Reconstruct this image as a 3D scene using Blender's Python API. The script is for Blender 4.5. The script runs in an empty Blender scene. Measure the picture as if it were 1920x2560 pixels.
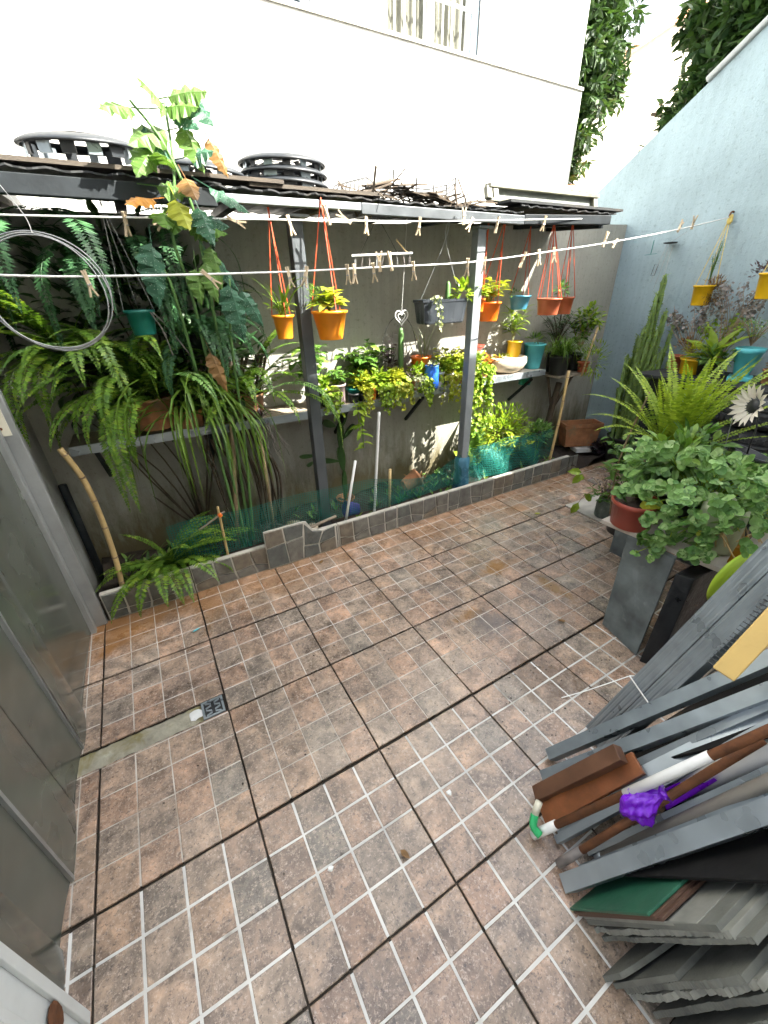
import bpy, math, random
from mathutils import Vector, Matrix
V = Vector
rnd = random.Random(7)
scene = bpy.context.scene
COL = scene.collection

# ------------------------------------------------------------------ camera
cam_d = bpy.data.cameras.new('camera')
cam = bpy.data.objects.new('camera', cam_d)
COL.objects.link(cam)
cam_d.sensor_fit = 'VERTICAL'
cam_d.sensor_height = 24.0
cam_d.lens = 24.0 * 1016.3 / 2560.0
cam_d.clip_start = 0.02
cam_d.clip_end = 2000
right = V((0.86454, -0.50205, -0.02259)); down = V((-0.25778, -0.40442, -0.87749)); fwd = V((0.43141, 0.76445, -0.47906))
m = Matrix((right, -down, -fwd)).transposed().to_4x4()
m.translation = V((0.4914, -2.1561, 1.4930))
cam.matrix_world = m
scene.camera = cam

# ------------------------------------------------------------------ light
SUN = V((0.86, -1.0, 1.30)).normalized()
world = bpy.data.worlds.new('World'); scene.world = world
world.use_nodes = True
wn = world.node_tree
bg = wn.nodes['Background']
sky = wn.nodes.new('ShaderNodeTexSky')
sky.sky_type = 'NISHITA'; sky.sun_disc = False
sky.sun_elevation = math.asin(SUN.z)
sky.sun_rotation = math.atan2(SUN.x, SUN.y)
sky.air_density = 1.0; sky.dust_density = 4.0; sky.ozone_density = 0.6
hs = wn.nodes.new('ShaderNodeHueSaturation'); hs.inputs['Saturation'].default_value = 0.38
wn.links.new(sky.outputs['Color'], hs.inputs['Color'])
wn.links.new(hs.outputs['Color'], bg.inputs['Color'])
bg.inputs['Strength'].default_value = 0.15
sun_d = bpy.data.lights.new('sun', 'SUN'); sun_d.energy = 5.0; sun_d.angle = math.radians(0.5); sun_d.color = (1.0, 0.95, 0.86)
sun = bpy.data.objects.new('sun', sun_d); COL.objects.link(sun)
sun.rotation_euler = SUN.to_track_quat('Z', 'Y').to_euler()
vs = scene.view_settings
vs.view_transform = 'Standard'; vs.look = 'None'; vs.gamma = 1.0; vs.use_curve_mapping = False
vs.exposure = 2.52
scene.cycles.max_bounces = 6; scene.cycles.diffuse_bounces = 3; scene.cycles.glossy_bounces = 2
scene.cycles.transmission_bounces = 3; scene.cycles.transparent_max_bounces = 8
scene.cycles.caustics_reflective = False; scene.cycles.caustics_refractive = False
scene.cycles.use_denoising = True
scene.cycles.use_adaptive_sampling = True; scene.cycles.adaptive_threshold = 0.03
scene.cycles.sample_clamp_indirect = 6.0

# ------------------------------------------------------------------ helpers
class MB:
    def __init__(s): s.v = []; s.f = []
    def add(s, vs, fs):
        o = len(s.v); s.v += [tuple(p) for p in vs]; s.f += [tuple(i + o for i in f) for f in fs]; return s
    def box(s, x0, x1, y0, y1, z0, z1):
        return s.add([(x0,y0,z0),(x1,y0,z0),(x1,y1,z0),(x0,y1,z0),(x0,y0,z1),(x1,y0,z1),(x1,y1,z1),(x0,y1,z1)],
                     [(0,3,2,1),(4,5,6,7),(0,1,5,4),(1,2,6,5),(2,3,7,6),(3,0,4,7)])
    def frame_box(s, c, ax, ay, az):          # box by centre and three half-axes
        c = V(c); ax = V(ax); ay = V(ay); az = V(az)
        p = [c+sx*ax+sy*ay+sz*az for sz in (-1,1) for sx, sy in ((-1,-1),(1,-1),(1,1),(-1,1))]
        return s.add(p, [(0,3,2,1),(4,5,6,7),(0,1,5,4),(1,2,6,5),(2,3,7,6),(3,0,4,7)])
    def beam(s, a, b, w, h, up=(0,0,1)):
        a = V(a); b = V(b); d = (b-a); L = d.length; d.normalize()
        x = d.cross(V(up)); x = x.normalized() if x.length > 1e-4 else V((1,0,0))
        y = x.cross(d).normalized()
        return s.frame_box((a+b)/2, x*w/2, d*L/2, y*h/2)
    def tube(s, pts, r, n=6, cap=True):
        pts = [V(p) for p in pts]; k = len(pts)
        rs = r if isinstance(r, (list, tuple)) else [r]*k
        ref = None; rings = []
        for i, p in enumerate(pts):
            d = (pts[min(i+1,k-1)] - pts[max(i-1,0)])
            d = d.normalized() if d.length > 1e-9 else V((0,0,1))
            if ref is None: ref = d.orthogonal().normalized()
            ref = (ref - d*ref.dot(d)); ref = ref.normalized() if ref.length > 1e-6 else d.orthogonal().normalized()
            q = d.cross(ref)
            rings.append([p + (ref*math.cos(2*math.pi*j/n) + q*math.sin(2*math.pi*j/n))*rs[i] for j in range(n)])
        vs = [p for R in rings for p in R]; fs = []
        for i in range(k-1):
            for j in range(n):
                fs.append((i*n+j, i*n+(j+1)%n, (i+1)*n+(j+1)%n, (i+1)*n+j))
        if cap: fs.append(tuple(range(n-1,-1,-1))); fs.append(tuple((k-1)*n+j for j in range(n)))
        return s.add(vs, fs)
    def lathe(s, prof, n=24, c=(0,0,0), skip=None, M=None, cap=False, wob=0, sq=1.0):
        vs = []; fs = []; k = len(prof)
        M = M or Matrix.Identity(4)
        for i, (r, z) in enumerate(prof):
            for j in range(n):
                a = 2*math.pi*j/n; rr = r*(1+(rnd.uniform(-wob,wob) if wob else 0))
                vs.append(M @ V((rr*math.cos(a), rr*math.sin(a)*sq, z)) + V(c))
        for i in range(k-1):
            for j in range(n):
                if skip and skip(i, j): continue
                fs.append((i*n+j, i*n+(j+1)%n, (i+1)*n+(j+1)%n, (i+1)*n+j))
        if cap: fs.append(tuple(range(n-1,-1,-1))); fs.append(tuple((k-1)*n+j for j in range(n)))
        return s.add(vs, fs)
    def leaf(s, p, d, nrm, L, W, fold=0.25, curl=0.25):
        p = V(p); d = V(d).normalized(); nrm = V(nrm)
        sd = d.cross(nrm); sd = sd.normalized() if sd.length > 1e-5 else d.orthogonal().normalized()
        up = sd.cross(d).normalized()
        c = curl*L
        m0 = p; m1 = p+d*L*.33+up*c*.12; m2 = p+d*L*.7-up*c*.15; t = p+d*L-up*c*.6
        lf = fold*W*.5
        l1 = m1+sd*W*.48+up*lf; r1 = m1-sd*W*.48+up*lf; l2 = m2+sd*W*.4+up*lf*.7; r2 = m2-sd*W*.4+up*lf*.7
        return s.add([m0,m1,m2,t,l1,l2,r1,r2], [(0,1,4),(1,2,5,4),(2,3,5),(0,6,1),(1,6,7,2),(2,7,3)])
    def quadleaf(s, p, d, sd, L, W):
        p = V(p); d = V(d); sd = V(sd)
        return s.add([p, p+d*L*.45+sd*W*.5, p+d*L, p+d*L*.45-sd*W*.5], [(0,1,2,3)])
    def roundleaf(s, p, nrm, r, n=8, tip=None, cup=.25):
        nrm = V(nrm).normalized(); a = nrm.orthogonal().normalized(); b = nrm.cross(a); p = V(p)
        ph = rnd.uniform(0, 6.28)
        vs = [p] + [p + (a*math.cos(ph+6.2832*j/n) + b*math.sin(ph+6.2832*j/n))*r*rnd.uniform(.85,1.12) + nrm*r*cup for j in range(n)]
        return s.add(vs, [(0, 1+j, 1+(j+1)%n) for j in range(n)])
    def strap(s, base, az, el, L, W, droop, n=9, fold=.3):
        p = V(base); a = el; h = V((math.cos(az), math.sin(az), 0)); sd = V((-math.sin(az), math.cos(az), 0))
        vs = []; fs = []; st = L/n
        for i in range(n+1):
            t = i/n; w = W*.5*min(1, .55+t*2)*(1-t**3)
            d = h*math.cos(a) + V((0,0,1))*math.sin(a); up = sd.cross(d)
            vs += [p+sd*w-up*w*fold, p, p-sd*w-up*w*fold]
            p = p + d*st; a = max(a - droop*st*(0.4+1.2*t), -1.5)
        for i in range(n):
            o = 3*i
            fs += [(o,o+1,o+4,o+3),(o+1,o+2,o+5,o+4)]
        return s.add(vs, fs)
    def frond(s, base, az, el, L, droop, pin, sp=.0125, pw=.0155, side=0.0):
        n = max(10, int(L/sp)); p = V(base); a = el; st = L/n; pts = [p.copy()]
        for i in range(n):
            t = i/n
            h = V((math.cos(az), math.sin(az), 0)); sd = V((-math.sin(az), math.cos(az), 0))
            d = h*math.cos(a) + V((0,0,1))*math.sin(a); up = sd.cross(d)*-1
            if t > .06:
                ln = pin*min(1, (t-.03)*5)*(1-max(0,(t-.45)/.55)**1.7)*rnd.uniform(.85,1.1)
                for sg in (1,-1):
                    pd = (sd*sg + d*.28 - up*(-.12) + V((0,0,-.25))).normalized()
                    s.quadleaf(p + d*rnd.uniform(-.2,.2)*st, pd, (d+V((0,0,rnd.uniform(-.3,.3)))).normalized(), ln, pw)
            p = p + d*st; pts.append(p.copy()); a = max(a - droop*st*(.3+1.4*t), -1.52); az += side*st
        k = pts[::3] + [pts[-1]]
        s.tube(k, [max(.0006, .0022*(1-i/len(k))) for i in range(len(k))], 3, False)
        return s

ORIG = {}
def obj(name, mb, mat, parent=None, smooth=False, bevel=0.0, loc=None):
    me = bpy.data.meshes.new(name)
    o0 = ORIG.get(parent.name, V((0,0,0))) if parent else (V(loc) if loc is not None else V((0,0,0)))
    me.from_pydata([tuple(V(p)-o0) for p in mb.v], [], mb.f)
    me.update()
    if smooth:
        me.polygons.foreach_set('use_smooth', [True]*len(me.polygons))
    me.materials.append(mat)
    o = bpy.data.objects.new(name, me); COL.objects.link(o)
    if parent: o.parent = parent
    elif loc is not None: o.location = loc
    ORIG[o.name] = o0
    if bevel:
        b = o.modifiers.new('bevel', 'BEVEL'); b.width = bevel; b.segments = 2; b.limit_method = 'ANGLE'; b.angle_limit = math.radians(40)
    return o
def tag(o, label, cat, group=None):
    o['label'] = label; o['category'] = cat
    if group: o['group'] = group
    return o
def thing(name, label, cat, loc=(0,0,0), group=None):
    o = bpy.data.objects.new(name, None); COL.objects.link(o)
    o.location = loc; o.empty_display_size = .05
    ORIG[o.name] = V(loc)
    return tag(o, label, cat, group)
def struct(name, mb, mat, **k):
    o = obj(name, mb, mat, **k); o['kind'] = 'structure'; return o
def copy_thing(root, loc, rot=None, label=None):
    c = root.copy(); COL.objects.link(c); c.location = loc
    if rot is not None: c.rotation_euler = rot
    if label: c['label'] = label
    for ch in root.children:
        d = ch.copy(); COL.objects.link(d); d.parent = c
        for g in ch.children:
            e = g.copy(); COL.objects.link(e); e.parent = d
    return c
ORD = ['first','second','third','fourth','fifth','sixth','seventh','eighth','ninth','tenth','eleventh','twelfth','thirteenth','fourteenth','fifteenth','sixteenth','seventeenth','eighteenth','nineteenth','twentieth']
def arc(a, b, sag, n=10):
    a = V(a); b = V(b)
    return [a.lerp(b, i/n) + V((0,0,-sag*4*(i/n)*(1-i/n))) for i in range(n+1)]
def smoothpts(pts, n=6):
    pts = [V(p) for p in pts]; out = []
    for i in range(len(pts)-1):
        p0 = pts[max(i-1,0)]; p1 = pts[i]; p2 = pts[i+1]; p3 = pts[min(i+2,len(pts)-1)]
        for j in range(n):
            t = j/n
            out.append(.5*((2*p1)+(p2-p0)*t+(2*p0-5*p1+4*p2-p3)*t*t+(3*p1-p0-3*p2+p3)*t**3))
    return out + [pts[-1]]

# ------------------------------------------------------------------ materials
def newmat(name):
    m = bpy.data.materials.new(name); m.use_nodes = True
    nt = m.node_tree; return m, nt, nt.nodes['Principled BSDF']
def nd(nt, t, **k):
    n = nt.nodes.new('ShaderNode'+t)
    for a, b in k.items():
        if a in n.inputs: n.inputs[a].default_value = b
        else: setattr(n, a, b)
    return n
def ramp(nt, fac, stops):
    r = nt.nodes.new('ShaderNodeValToRGB'); e = r.color_ramp.elements
    while len(e) < len(stops): e.new(.5)
    for i, (p, c) in enumerate(stops):
        e[i].position = p; e[i].color = (*c, 1) if len(c) == 3 else c
    nt.links.new(fac, r.inputs[0]); return r.outputs[0]
def mix(nt, fac, a, b, mode='MIX'):
    n = nt.nodes.new('ShaderNodeMix'); n.data_type = 'RGBA'; n.blend_type = mode
    for sock, val in ((n.inputs[0], fac), (n.inputs[6], a), (n.inputs[7], b)):
        if hasattr(val, 'is_linked'): nt.links.new(val, sock)
        elif isinstance(val, (int, float)): sock.default_value = val
        else: sock.default_value = (*val, 1)
    return n.outputs[2]
def math_(nt, op, a, b=0.0, clamp=False):
    n = nt.nodes.new('ShaderNodeMath'); n.operation = op; n.use_clamp = clamp
    for sock, val in ((n.inputs[0], a), (n.inputs[1], b)):
        if hasattr(val, 'is_linked'): nt.links.new(val, sock)
        else: sock.default_value = val
    return n.outputs[0]
def pos(nt, scale=(1,1,1), local=False):
    if local: o = nt.nodes.new('ShaderNodeTexCoord').outputs['Object']
    else: o = nt.nodes.new('ShaderNodeNewGeometry').outputs['Position']
    mp = nt.nodes.new('ShaderNodeMapping'); mp.inputs['Scale'].default_value = scale
    nt.links.new(o, mp.inputs['Vector']); return mp.outputs[0]
def noise(nt, vec, scale, detail=4, rough=.55, dist=0):
    n = nd(nt, 'TexNoise', Scale=scale, Detail=detail, Roughness=rough, Distortion=dist)
    nt.links.new(vec, n.inputs['Vector']); return n.outputs['Fac']
def bump(nt, bs, h, strength, dist=.01):
    b = nd(nt, 'Bump', Strength=strength, Distance=dist)
    nt.links.new(h, b.inputs['Height']); nt.links.new(b.outputs[0], bs.inputs['Normal'])
def mul(c, k): return tuple(min(1, x*k) for x in c)
def basic(name, c, rough=.6, metal=0, var=.18, scale=9, bscale=60, bstr=.15, stretch=(1,1,1), dirt=None, local=True, spec=.5, island=0):
    m, nt, b = newmat(name)
    p = pos(nt, stretch, local)
    n1 = noise(nt, p, scale, 3, .6)
    col = ramp(nt, n1, [(.25, mul(c, 1-var)), (.75, mul(c, 1+var))])
    if island:
        g = nt.nodes.new('ShaderNodeNewGeometry')
        col = mix(nt, 1.0, col, ramp(nt, g.outputs['Random Per Island'], [(0, (1-island,)*3), (1, (1,1,1))]), 'MULTIPLY')
    if dirt:
        n2 = noise(nt, p, scale*.45, 4, .7, .5)
        f = ramp(nt, n2, [(dirt[1], (0,0,0)), (dirt[1]+.18, (1,1,1))])
        col = mix(nt, f, col, dirt[0])
    nt.links.new(col, b.inputs['Base Color'])
    r = ramp(nt, n1, [(.3, (max(0,rough-.1),)*3), (.7, (min(1,rough+.12),)*3)])
    nt.links.new(r, b.inputs['Roughness'])
    b.inputs['Metallic'].default_value = metal
    b.inputs['Specular IOR Level'].default_value = spec
    if bstr: bump(nt, b, noise(nt, p, bscale, 2), bstr, .004)
    return m
def leafmat(name, c1, c2, trans=.35, rough=.45, spots=None, veins=False, c3=None):
    m, nt, b = newmat(name)
    g = nt.nodes.new('ShaderNodeNewGeometry')
    stops = [(0, c1), (.75, c2)] + ([(1, c3)] if c3 else [(1, mul(c2, 1.25))])
    col = ramp(nt, g.outputs['Random Per Island'], stops)
    p = pos(nt)
    col = mix(nt, 1.0, col, ramp(nt, noise(nt, p, 35, 1), [(.3, (.72,.72,.72)), (.7, (1,1,1))]), 'MULTIPLY')
    if spots:
        vo = nd(nt, 'TexVoronoi', Scale=spots[1]); nt.links.new(pos(nt, local=True), vo.inputs['Vector'])
        f = ramp(nt, vo.outputs['Distance'], [(spots[2]*.6, (1,1,1)), (spots[2], (0,0,0))])
        col = mix(nt, f, col, spots[0])
    nt.links.new(col, b.inputs['Base Color']); b.inputs['Roughness'].default_value = rough
    b.inputs['Specular IOR Level'].default_value = .4
    tr = nt.nodes.new('ShaderNodeBsdfTranslucent')
    nt.links.new(mix(nt, 1.0, col, (1.0, 1.0, .55), 'MULTIPLY'), tr.inputs['Color'])
    ms = nt.nodes.new('ShaderNodeMixShader'); ms.inputs[0].default_value = trans
    nt.links.new(b.outputs[0], ms.inputs[1]); nt.links.new(tr.outputs[0], ms.inputs[2])
    nt.links.new(ms.outputs[0], nt.nodes['Material Output'].inputs['Surface'])
    return m
M = {}
# floor tile: warm slate squares, speckled, stained
def tile_material():
    m, nt, b = newmat('slate_tile')
    g = nt.nodes.new('ShaderNodeNewGeometry'); oi = nt.nodes.new('ShaderNodeObjectInfo')
    r = math_(nt, 'FRACT', math_(nt, 'ADD', g.outputs['Random Per Island'], oi.outputs['Random']))
    base = ramp(nt, r, [(0,(.30,.245,.21)),(.17,(.40,.285,.22)),(.33,(.275,.26,.235)),(.5,(.43,.305,.235)),(.67,(.33,.295,.26)),(.83,(.385,.29,.225)),(1,(.305,.26,.225))])
    p = pos(nt)
    n1 = noise(nt, p, 14, 4, .7, .4)
    col = mix(nt, 1.0, base, ramp(nt, n1, [(.28,(.30,.29,.28)),(.5,(.90,.87,.83)),(.70,(1.55,1.40,1.25))]), 'MULTIPLY')
    nb = noise(nt, p, 1.9, 4, .65, .8)
    col = mix(nt, 1.0, col, ramp(nt, nb, [(.3,(.55,.54,.53)),(.68,(1.2,1.15,1.1))]), 'MULTIPLY')
    n2 = noise(nt, p, 120, 3, .8)
    col = mix(nt, ramp(nt, n2, [(.53,(0,0,0)),(.68,(.8,.8,.8))]), col, (.56,.45,.37))
    n3 = noise(nt, p, 90, 3, .85)
    col = mix(nt, ramp(nt, n3, [(.54,(0,0,0)),(.68,(.85,.85,.85))]), col, (.075,.062,.056))
    # brown soil washed out along the planter, rust stains
    sep = nt.nodes.new('ShaderNodeSeparateXYZ'); nt.links.new(nt.nodes.new('ShaderNodeNewGeometry').outputs['Position'], sep.inputs[0])
    nz = noise(nt, p, 3.2, 6, .65, .6)
    edge = math_(nt, 'ADD', math_(nt, 'MULTIPLY', sep.outputs['Y'], 1.15), math_(nt, 'MULTIPLY', nz, 1.5))
    f = ramp(nt, edge, [(.34,(0,0,0)),(.66,(.85,.85,.85))])
    xf = ramp(nt, sep.outputs['X'], [(0.0,(1,1,1)),(1.0,(.5,.5,.5))])
    col = mix(nt, math_(nt, 'MULTIPLY', f, xf), col, (.27,.125,.035))
    wob = math_(nt,'MULTIPLY', math_(nt,'SUBTRACT', noise(nt, p, 11, 5, .7, 1.0), .5), 2.6)
    for (x, y, rx, ry, c) in ((2.05,-.76,.17,.07,(.26,.12,.02)), (2.2,-1.04,.06,.16,(.24,.13,.03)), (1.68,-1.42,.22,.16,(.10,.06,.03)), (1.62,-.98,.12,.05,(.22,.11,.03)), (1.72,-1.10,.16,.12,(.13,.12,.115))):
        dx = math_(nt,'DIVIDE', math_(nt,'SUBTRACT',sep.outputs['X'],x), rx); dy = math_(nt,'DIVIDE', math_(nt,'SUBTRACT',sep.outputs['Y'],y), ry)
        d2 = math_(nt,'SQRT', math_(nt,'ADD', math_(nt,'MULTIPLY',dx,dx), math_(nt,'MULTIPLY',dy,dy)))
        s = math_(nt,'ADD', d2, wob)
        col = mix(nt, ramp(nt, s, [(.35,(.75,.75,.75)),(.95,(0,0,0))]), col, c)
    nt.links.new(col, b.inputs['Base Color'])
    nr = noise(nt, p, 5, 5, .6)
    nt.links.new(ramp(nt, nr, [(.3,(.15,)*3),(.7,(.42,)*3)]), b.inputs['Roughness'])
    b.inputs['Specular IOR Level'].default_value = .6
    bump(nt, b, math_(nt, 'ADD', math_(nt,'MULTIPLY',n1,2.0), n2), .35, .0025)
    return m
M['tile'] = tile_material()
M['grout'] = basic('pale_grout', (.60,.60,.58), .8, var=.3, scale=6, bscale=200, bstr=.2, dirt=((.22,.19,.15), .58), local=False)
M['grout_old'] = basic('dirty_grout', (.50,.46,.41), .85, var=.35, scale=8, bscale=200, bstr=.2, dirt=((.27,.20,.14), .52), local=False)
M['kerb_core'] = basic('kerb_mortar', (.46,.44,.39), .9, var=.3, scale=9, bstr=.4, dirt=((.17,.15,.11), .58), local=False)
M['gap'] = basic('dark_joint', (.036,.029,.022), .9, var=.3, local=False)
M['stone'] = basic('curb_stone', (.150,.135,.115), .6, var=.4, scale=22, bscale=120, bstr=.4, island=.0, dirt=((.24,.15,.09), .60), local=False)
M['cement'] = basic('rough_cement', (.30,.285,.22), .9, var=.4, scale=16, bscale=70, bstr=1.0, dirt=((.19,.165,.07), .48), local=False)
M['soil'] = basic('dark_soil', (.035,.026,.019), .95, var=.5, scale=25, bscale=80, bstr=1.0)
def wall_mat(name, c, low, stre, bs, scale=3, spots=None, moss=None):
    m, nt, b = newmat(name); p = pos(nt)
    n1 = noise(nt, p, scale, 6, .6, .3)
    col = ramp(nt, n1, [(.3, mul(c,.86)), (.7, mul(c,1.1))])
    n2 = noise(nt, pos(nt, (26,26,.7)), 1.0, 4, .6)
    col = mix(nt, 1.0, col, ramp(nt, n2, [(.35,(1-stre,)*3),(.65,(1,1,1))]), 'MULTIPLY')
    sep = nt.nodes.new('ShaderNodeSeparateXYZ'); nt.links.new(nt.nodes.new('ShaderNodeNewGeometry').outputs['Position'], sep.inputs[0])
    if moss:
        e = math_(nt,'SUBTRACT', math_(nt,'MULTIPLY', noise(nt, pos(nt,(9,9,2.2)), 1.0, 6, .7), moss[2]), sep.outputs['Z'])
        col = mix(nt, ramp(nt, e, [(.0,(0,0,0)),(moss[1],(.9,.9,.9))]), col, moss[0])
        col = mix(nt, ramp(nt, noise(nt,p,38,5,.7), [(.55,(0,0,0)),(.7,(.35,.35,.35))]), col, mul(moss[0],.6))
    if spots:
        col = mix(nt, ramp(nt, noise(nt, p, 16, 5, .75, .6), [(.66,(0,0,0)),(.72,(1,1,1))]), col, spots)
    nt.links.new(col, b.inputs['Base Color']); b.inputs['Roughness'].default_value = .85
    bump(nt, b, math_(nt,'ADD', noise(nt,p,90,4,.7), math_(nt,'MULTIPLY', noise(nt,p,9,4), 2.0)), bs, .006)
    return m
M['back_wall'] = wall_mat('grey_render', (.34,.335,.295), None, .11, .35, moss=((.085,.068,.022), .35, 1.0))
M['blue_wall'] = wall_mat('pale_blue_stucco', (.355,.465,.51), None, .08, .6, scale=2.2, spots=(.27,.42,.46), moss=((.16,.17,.13), .25, .42))
M['white_wall'] = wall_mat('white_paint_wall', (.60,.595,.56), None, .08, .25)
M['cream_wall'] = wall_mat('cream_wall', (.62,.56,.44), None, .08, .3)
M['left_wall'] = wall_mat('light_grey_plaster', (.36,.37,.36), None, .1, .3, moss=((.12,.115,.09), .3, .45))
M['house'] = wall_mat('house_wall', (.66,.66,.64), None, .05, .2)
M['ground'] = basic('ground_dirt', (.16,.14,.11), .95, var=.3, scale=.6, local=False)
M['steel'] = basic('galvanised_steel', (.33,.375,.405), .32, .5, var=.22, scale=6, bscale=30, bstr=.08, stretch=(1,1,1), dirt=((.13,.13,.125), .6))
M['steel_dark'] = basic('grey_steel_section', (.30,.35,.385), .32, .5, var=.25, scale=8, bscale=40, bstr=.1, dirt=((.21,.22,.22), .62))
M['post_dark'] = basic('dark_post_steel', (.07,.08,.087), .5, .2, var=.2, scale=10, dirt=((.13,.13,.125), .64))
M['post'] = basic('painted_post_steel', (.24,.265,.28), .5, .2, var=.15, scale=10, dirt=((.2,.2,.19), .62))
M['dark_metal'] = basic('dark_metal', (.013,.017,.020), .6, 0, var=.4, spec=.25)
M['roof'] = basic('old_roof_sheet', (.018,.020,.021), .75, .1, var=.4, scale=7, dirt=((.045,.036,.025), .55))
M['roof_plank'] = basic('grey_roof_plank', (.075,.062,.048), .9, var=.4, scale=10, stretch=(1,9,9), bstr=.5)
M['wood_old'] = basic('weathered_wood', (.24,.20,.15), .85, var=.35, scale=10, stretch=(1,9,9), bstr=.4)
M['wood_pin'] = basic('clothespin_wood', (.50,.40,.27), .75, var=.3, scale=30)
M['wood_red'] = basic('reddish_timber', (.22,.075,.025), .5, var=.4, scale=8, stretch=(2,2,2), dirt=((.04,.02,.012), .62))
M['wood_brown'] = basic('brown_timber', (.12,.055,.028), .6, var=.4, scale=10, dirt=((.03,.02,.015), .6))
M['bamboo'] = basic('bamboo_cane', (.46,.33,.15), .5, var=.3, scale=14, dirt=((.25,.13,.05), .62))
M['stick'] = basic('dry_stick', (.28,.20,.12), .8, var=.35, scale=20)
M['bark'] = basic('bark', (.07,.052,.035), .9, var=.4, scale=25, bstr=.8, bscale=50)
M['white_plastic'] = basic('white_plastic', (.72,.73,.72), .45, var=.1, dirt=((.45,.42,.36), .66))
M['white_paint'] = basic('chipped_white_paint', (.66,.70,.70), .45, var=.08, scale=12, dirt=((.10,.085,.06), .68))
M['rust'] = basic('rusty_iron', (.155,.062,.026), .85, .2, var=.5, scale=22, bstr=.5)
M['orange'] = basic('orange_plastic', (.82,.27,.015), .4, var=.14, bstr=.05, dirt=((.50,.19,.04), .6))
M['orange_red'] = basic('vivid_orange_plastic', (.85,.17,.012), .4, var=.14, bstr=.05, dirt=((.48,.13,.03), .6))
M['terracotta'] = basic('terracotta_plastic', (.42,.105,.045), .5, var=.15, dirt=((.3,.13,.08), .62))
M['clay'] = basic('weathered_clay', (.36,.16,.075), .85, var=.35, scale=14, dirt=((.20,.17,.10), .5))
M['red_pot'] = basic('red_clay_plastic', (.30,.055,.035), .38, var=.12, bstr=.04)
M['blue_pot'] = basic('blue_plastic', (.075,.28,.42), .4, var=.15, dirt=((.14,.25,.30), .6))
M['turquoise'] = basic('turquoise_plastic', (.09,.46,.52), .4, var=.15, dirt=((.16,.36,.36), .6))
M['teal'] = basic('teal_green_plastic', (.012,.19,.155), .4, var=.1)
M['black_pl'] = basic('black_plastic', (.02,.022,.025), .45, var=.2)
M['grey_pl'] = basic('charcoal_plastic', (.024,.029,.035), .42, var=.2)
M['yellow'] = basic('yellow_plastic', (.80,.48,.012), .4, var=.15, dirt=((.5,.30,.05), .6))
M['blue_cloth'] = basic('bright_blue_plastic', (.02,.13,.62), .5, var=.25, scale=20, bstr=.5, bscale=25)
M['purple'] = basic('purple_plastic_bag', (.17,.012,.56), .28, var=.25, scale=20, bstr=.9, bscale=45)
M['pink_grey'] = basic('faded_mauve_pot', (.30,.23,.22), .6, var=.15)
M['pebble'] = basic('river_stone', (.42,.36,.27), .75, var=.3, scale=14, bstr=.5, dirt=((.2,.18,.14), .58))
M['rubber'] = basic('tyre_rubber', (.028,.031,.035), .55, var=.3, bstr=.2)
M['hubcap'] = basic('hubcap_plastic', (.017,.021,.025), .5, 0, var=.25, scale=6)
M['cord_white'] = basic('white_cord', (.74,.75,.73), .6, var=.08)
M['cord_red'] = basic('red_cord', (.55,.075,.02), .6, var=.15)
M['cord_yellow'] = basic('yellow_cord', (.55,.43,.12), .7, var=.15)
M['wire'] = basic('grey_wire', (.30,.31,.31), .4, .6, var=.1)
M['wire_dark'] = basic('dark_wire', (.05,.05,.05), .5, .5, var=.2)
M['net'] = basic('green_plastic_net', (.010,.13,.10), .45, var=.2)
M['board'] = basic('fibre_cement_board', (.135,.142,.125), .8, var=.35, scale=9, bscale=120, bstr=.3, dirt=((.062,.062,.05), .52))  # base darkened: shade over the pile put into the colour
M['board_edge'] = basic('pale_cement_board', (.21,.215,.19), .85, var=.35, scale=11, bstr=.3, dirt=((.085,.08,.06), .56))  # likewise darkened for the shade over the pile
M['green_board'] = basic('green_faced_board', (.018,.105,.06), .5, var=.35, scale=7, dirt=((.06,.10,.07), .6))
M['ply'] = basic('brown_hardboard', (.085,.045,.028), .7, var=.2)
M['slab'] = basic('stone_offcut', (.46,.43,.38), .5, var=.2, scale=7, stretch=(1,3,1), dirt=((.3,.25,.18), .6))
M['panel_grey'] = basic('grey_fibre_panel', (.12,.145,.15), .55, var=.45, scale=9, bstr=.3, dirt=((.27,.31,.32), .58))
M['lime'] = basic('lime_plastic', (.42,.62,.05), .35, var=.08)
M['brush_wood'] = basic('yellow_brush_wood', (.62,.43,.14), .5, var=.12, scale=5, dirt=((.5,.3,.07), .63))
M['gate'] = basic('dull_grey_sheet', (.095,.105,.088), .2, 0, var=.25, scale=3, bscale=4, bstr=.10, local=False, dirt=((.10,.115,.095), .6), spec=.7)
M['alu'] = basic('aluminium', (.34,.36,.36), .4, .5, var=.15)
M['cream_pl'] = basic('cream_plate', (.66,.64,.52), .5, var=.1)
M['glass'] = basic('window_glass', (.02,.024,.027), .06, 0, var=.2, bstr=0)
M['curtain'] = basic('curtain', (.14,.14,.11), .9, var=.15, stretch=(20,20,1))
M['shutter'] = basic('blue_grey_shutter', (.045,.075,.095), .5, var=.1)
M['roof_tile'] = basic('clay_roof_tile', (.50,.21,.10), .8, var=.25, scale=20)
M['trim'] = basic('grey_flashing', (.32,.35,.35), .5, .2, var=.12)
M['feather'] = basic('white_petal', (.72,.66,.58), .6, var=.1)
M['jar'] = basic('dusty_glass_jar', (.09,.115,.10), .18, 0, var=.4, scale=18)
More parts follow.
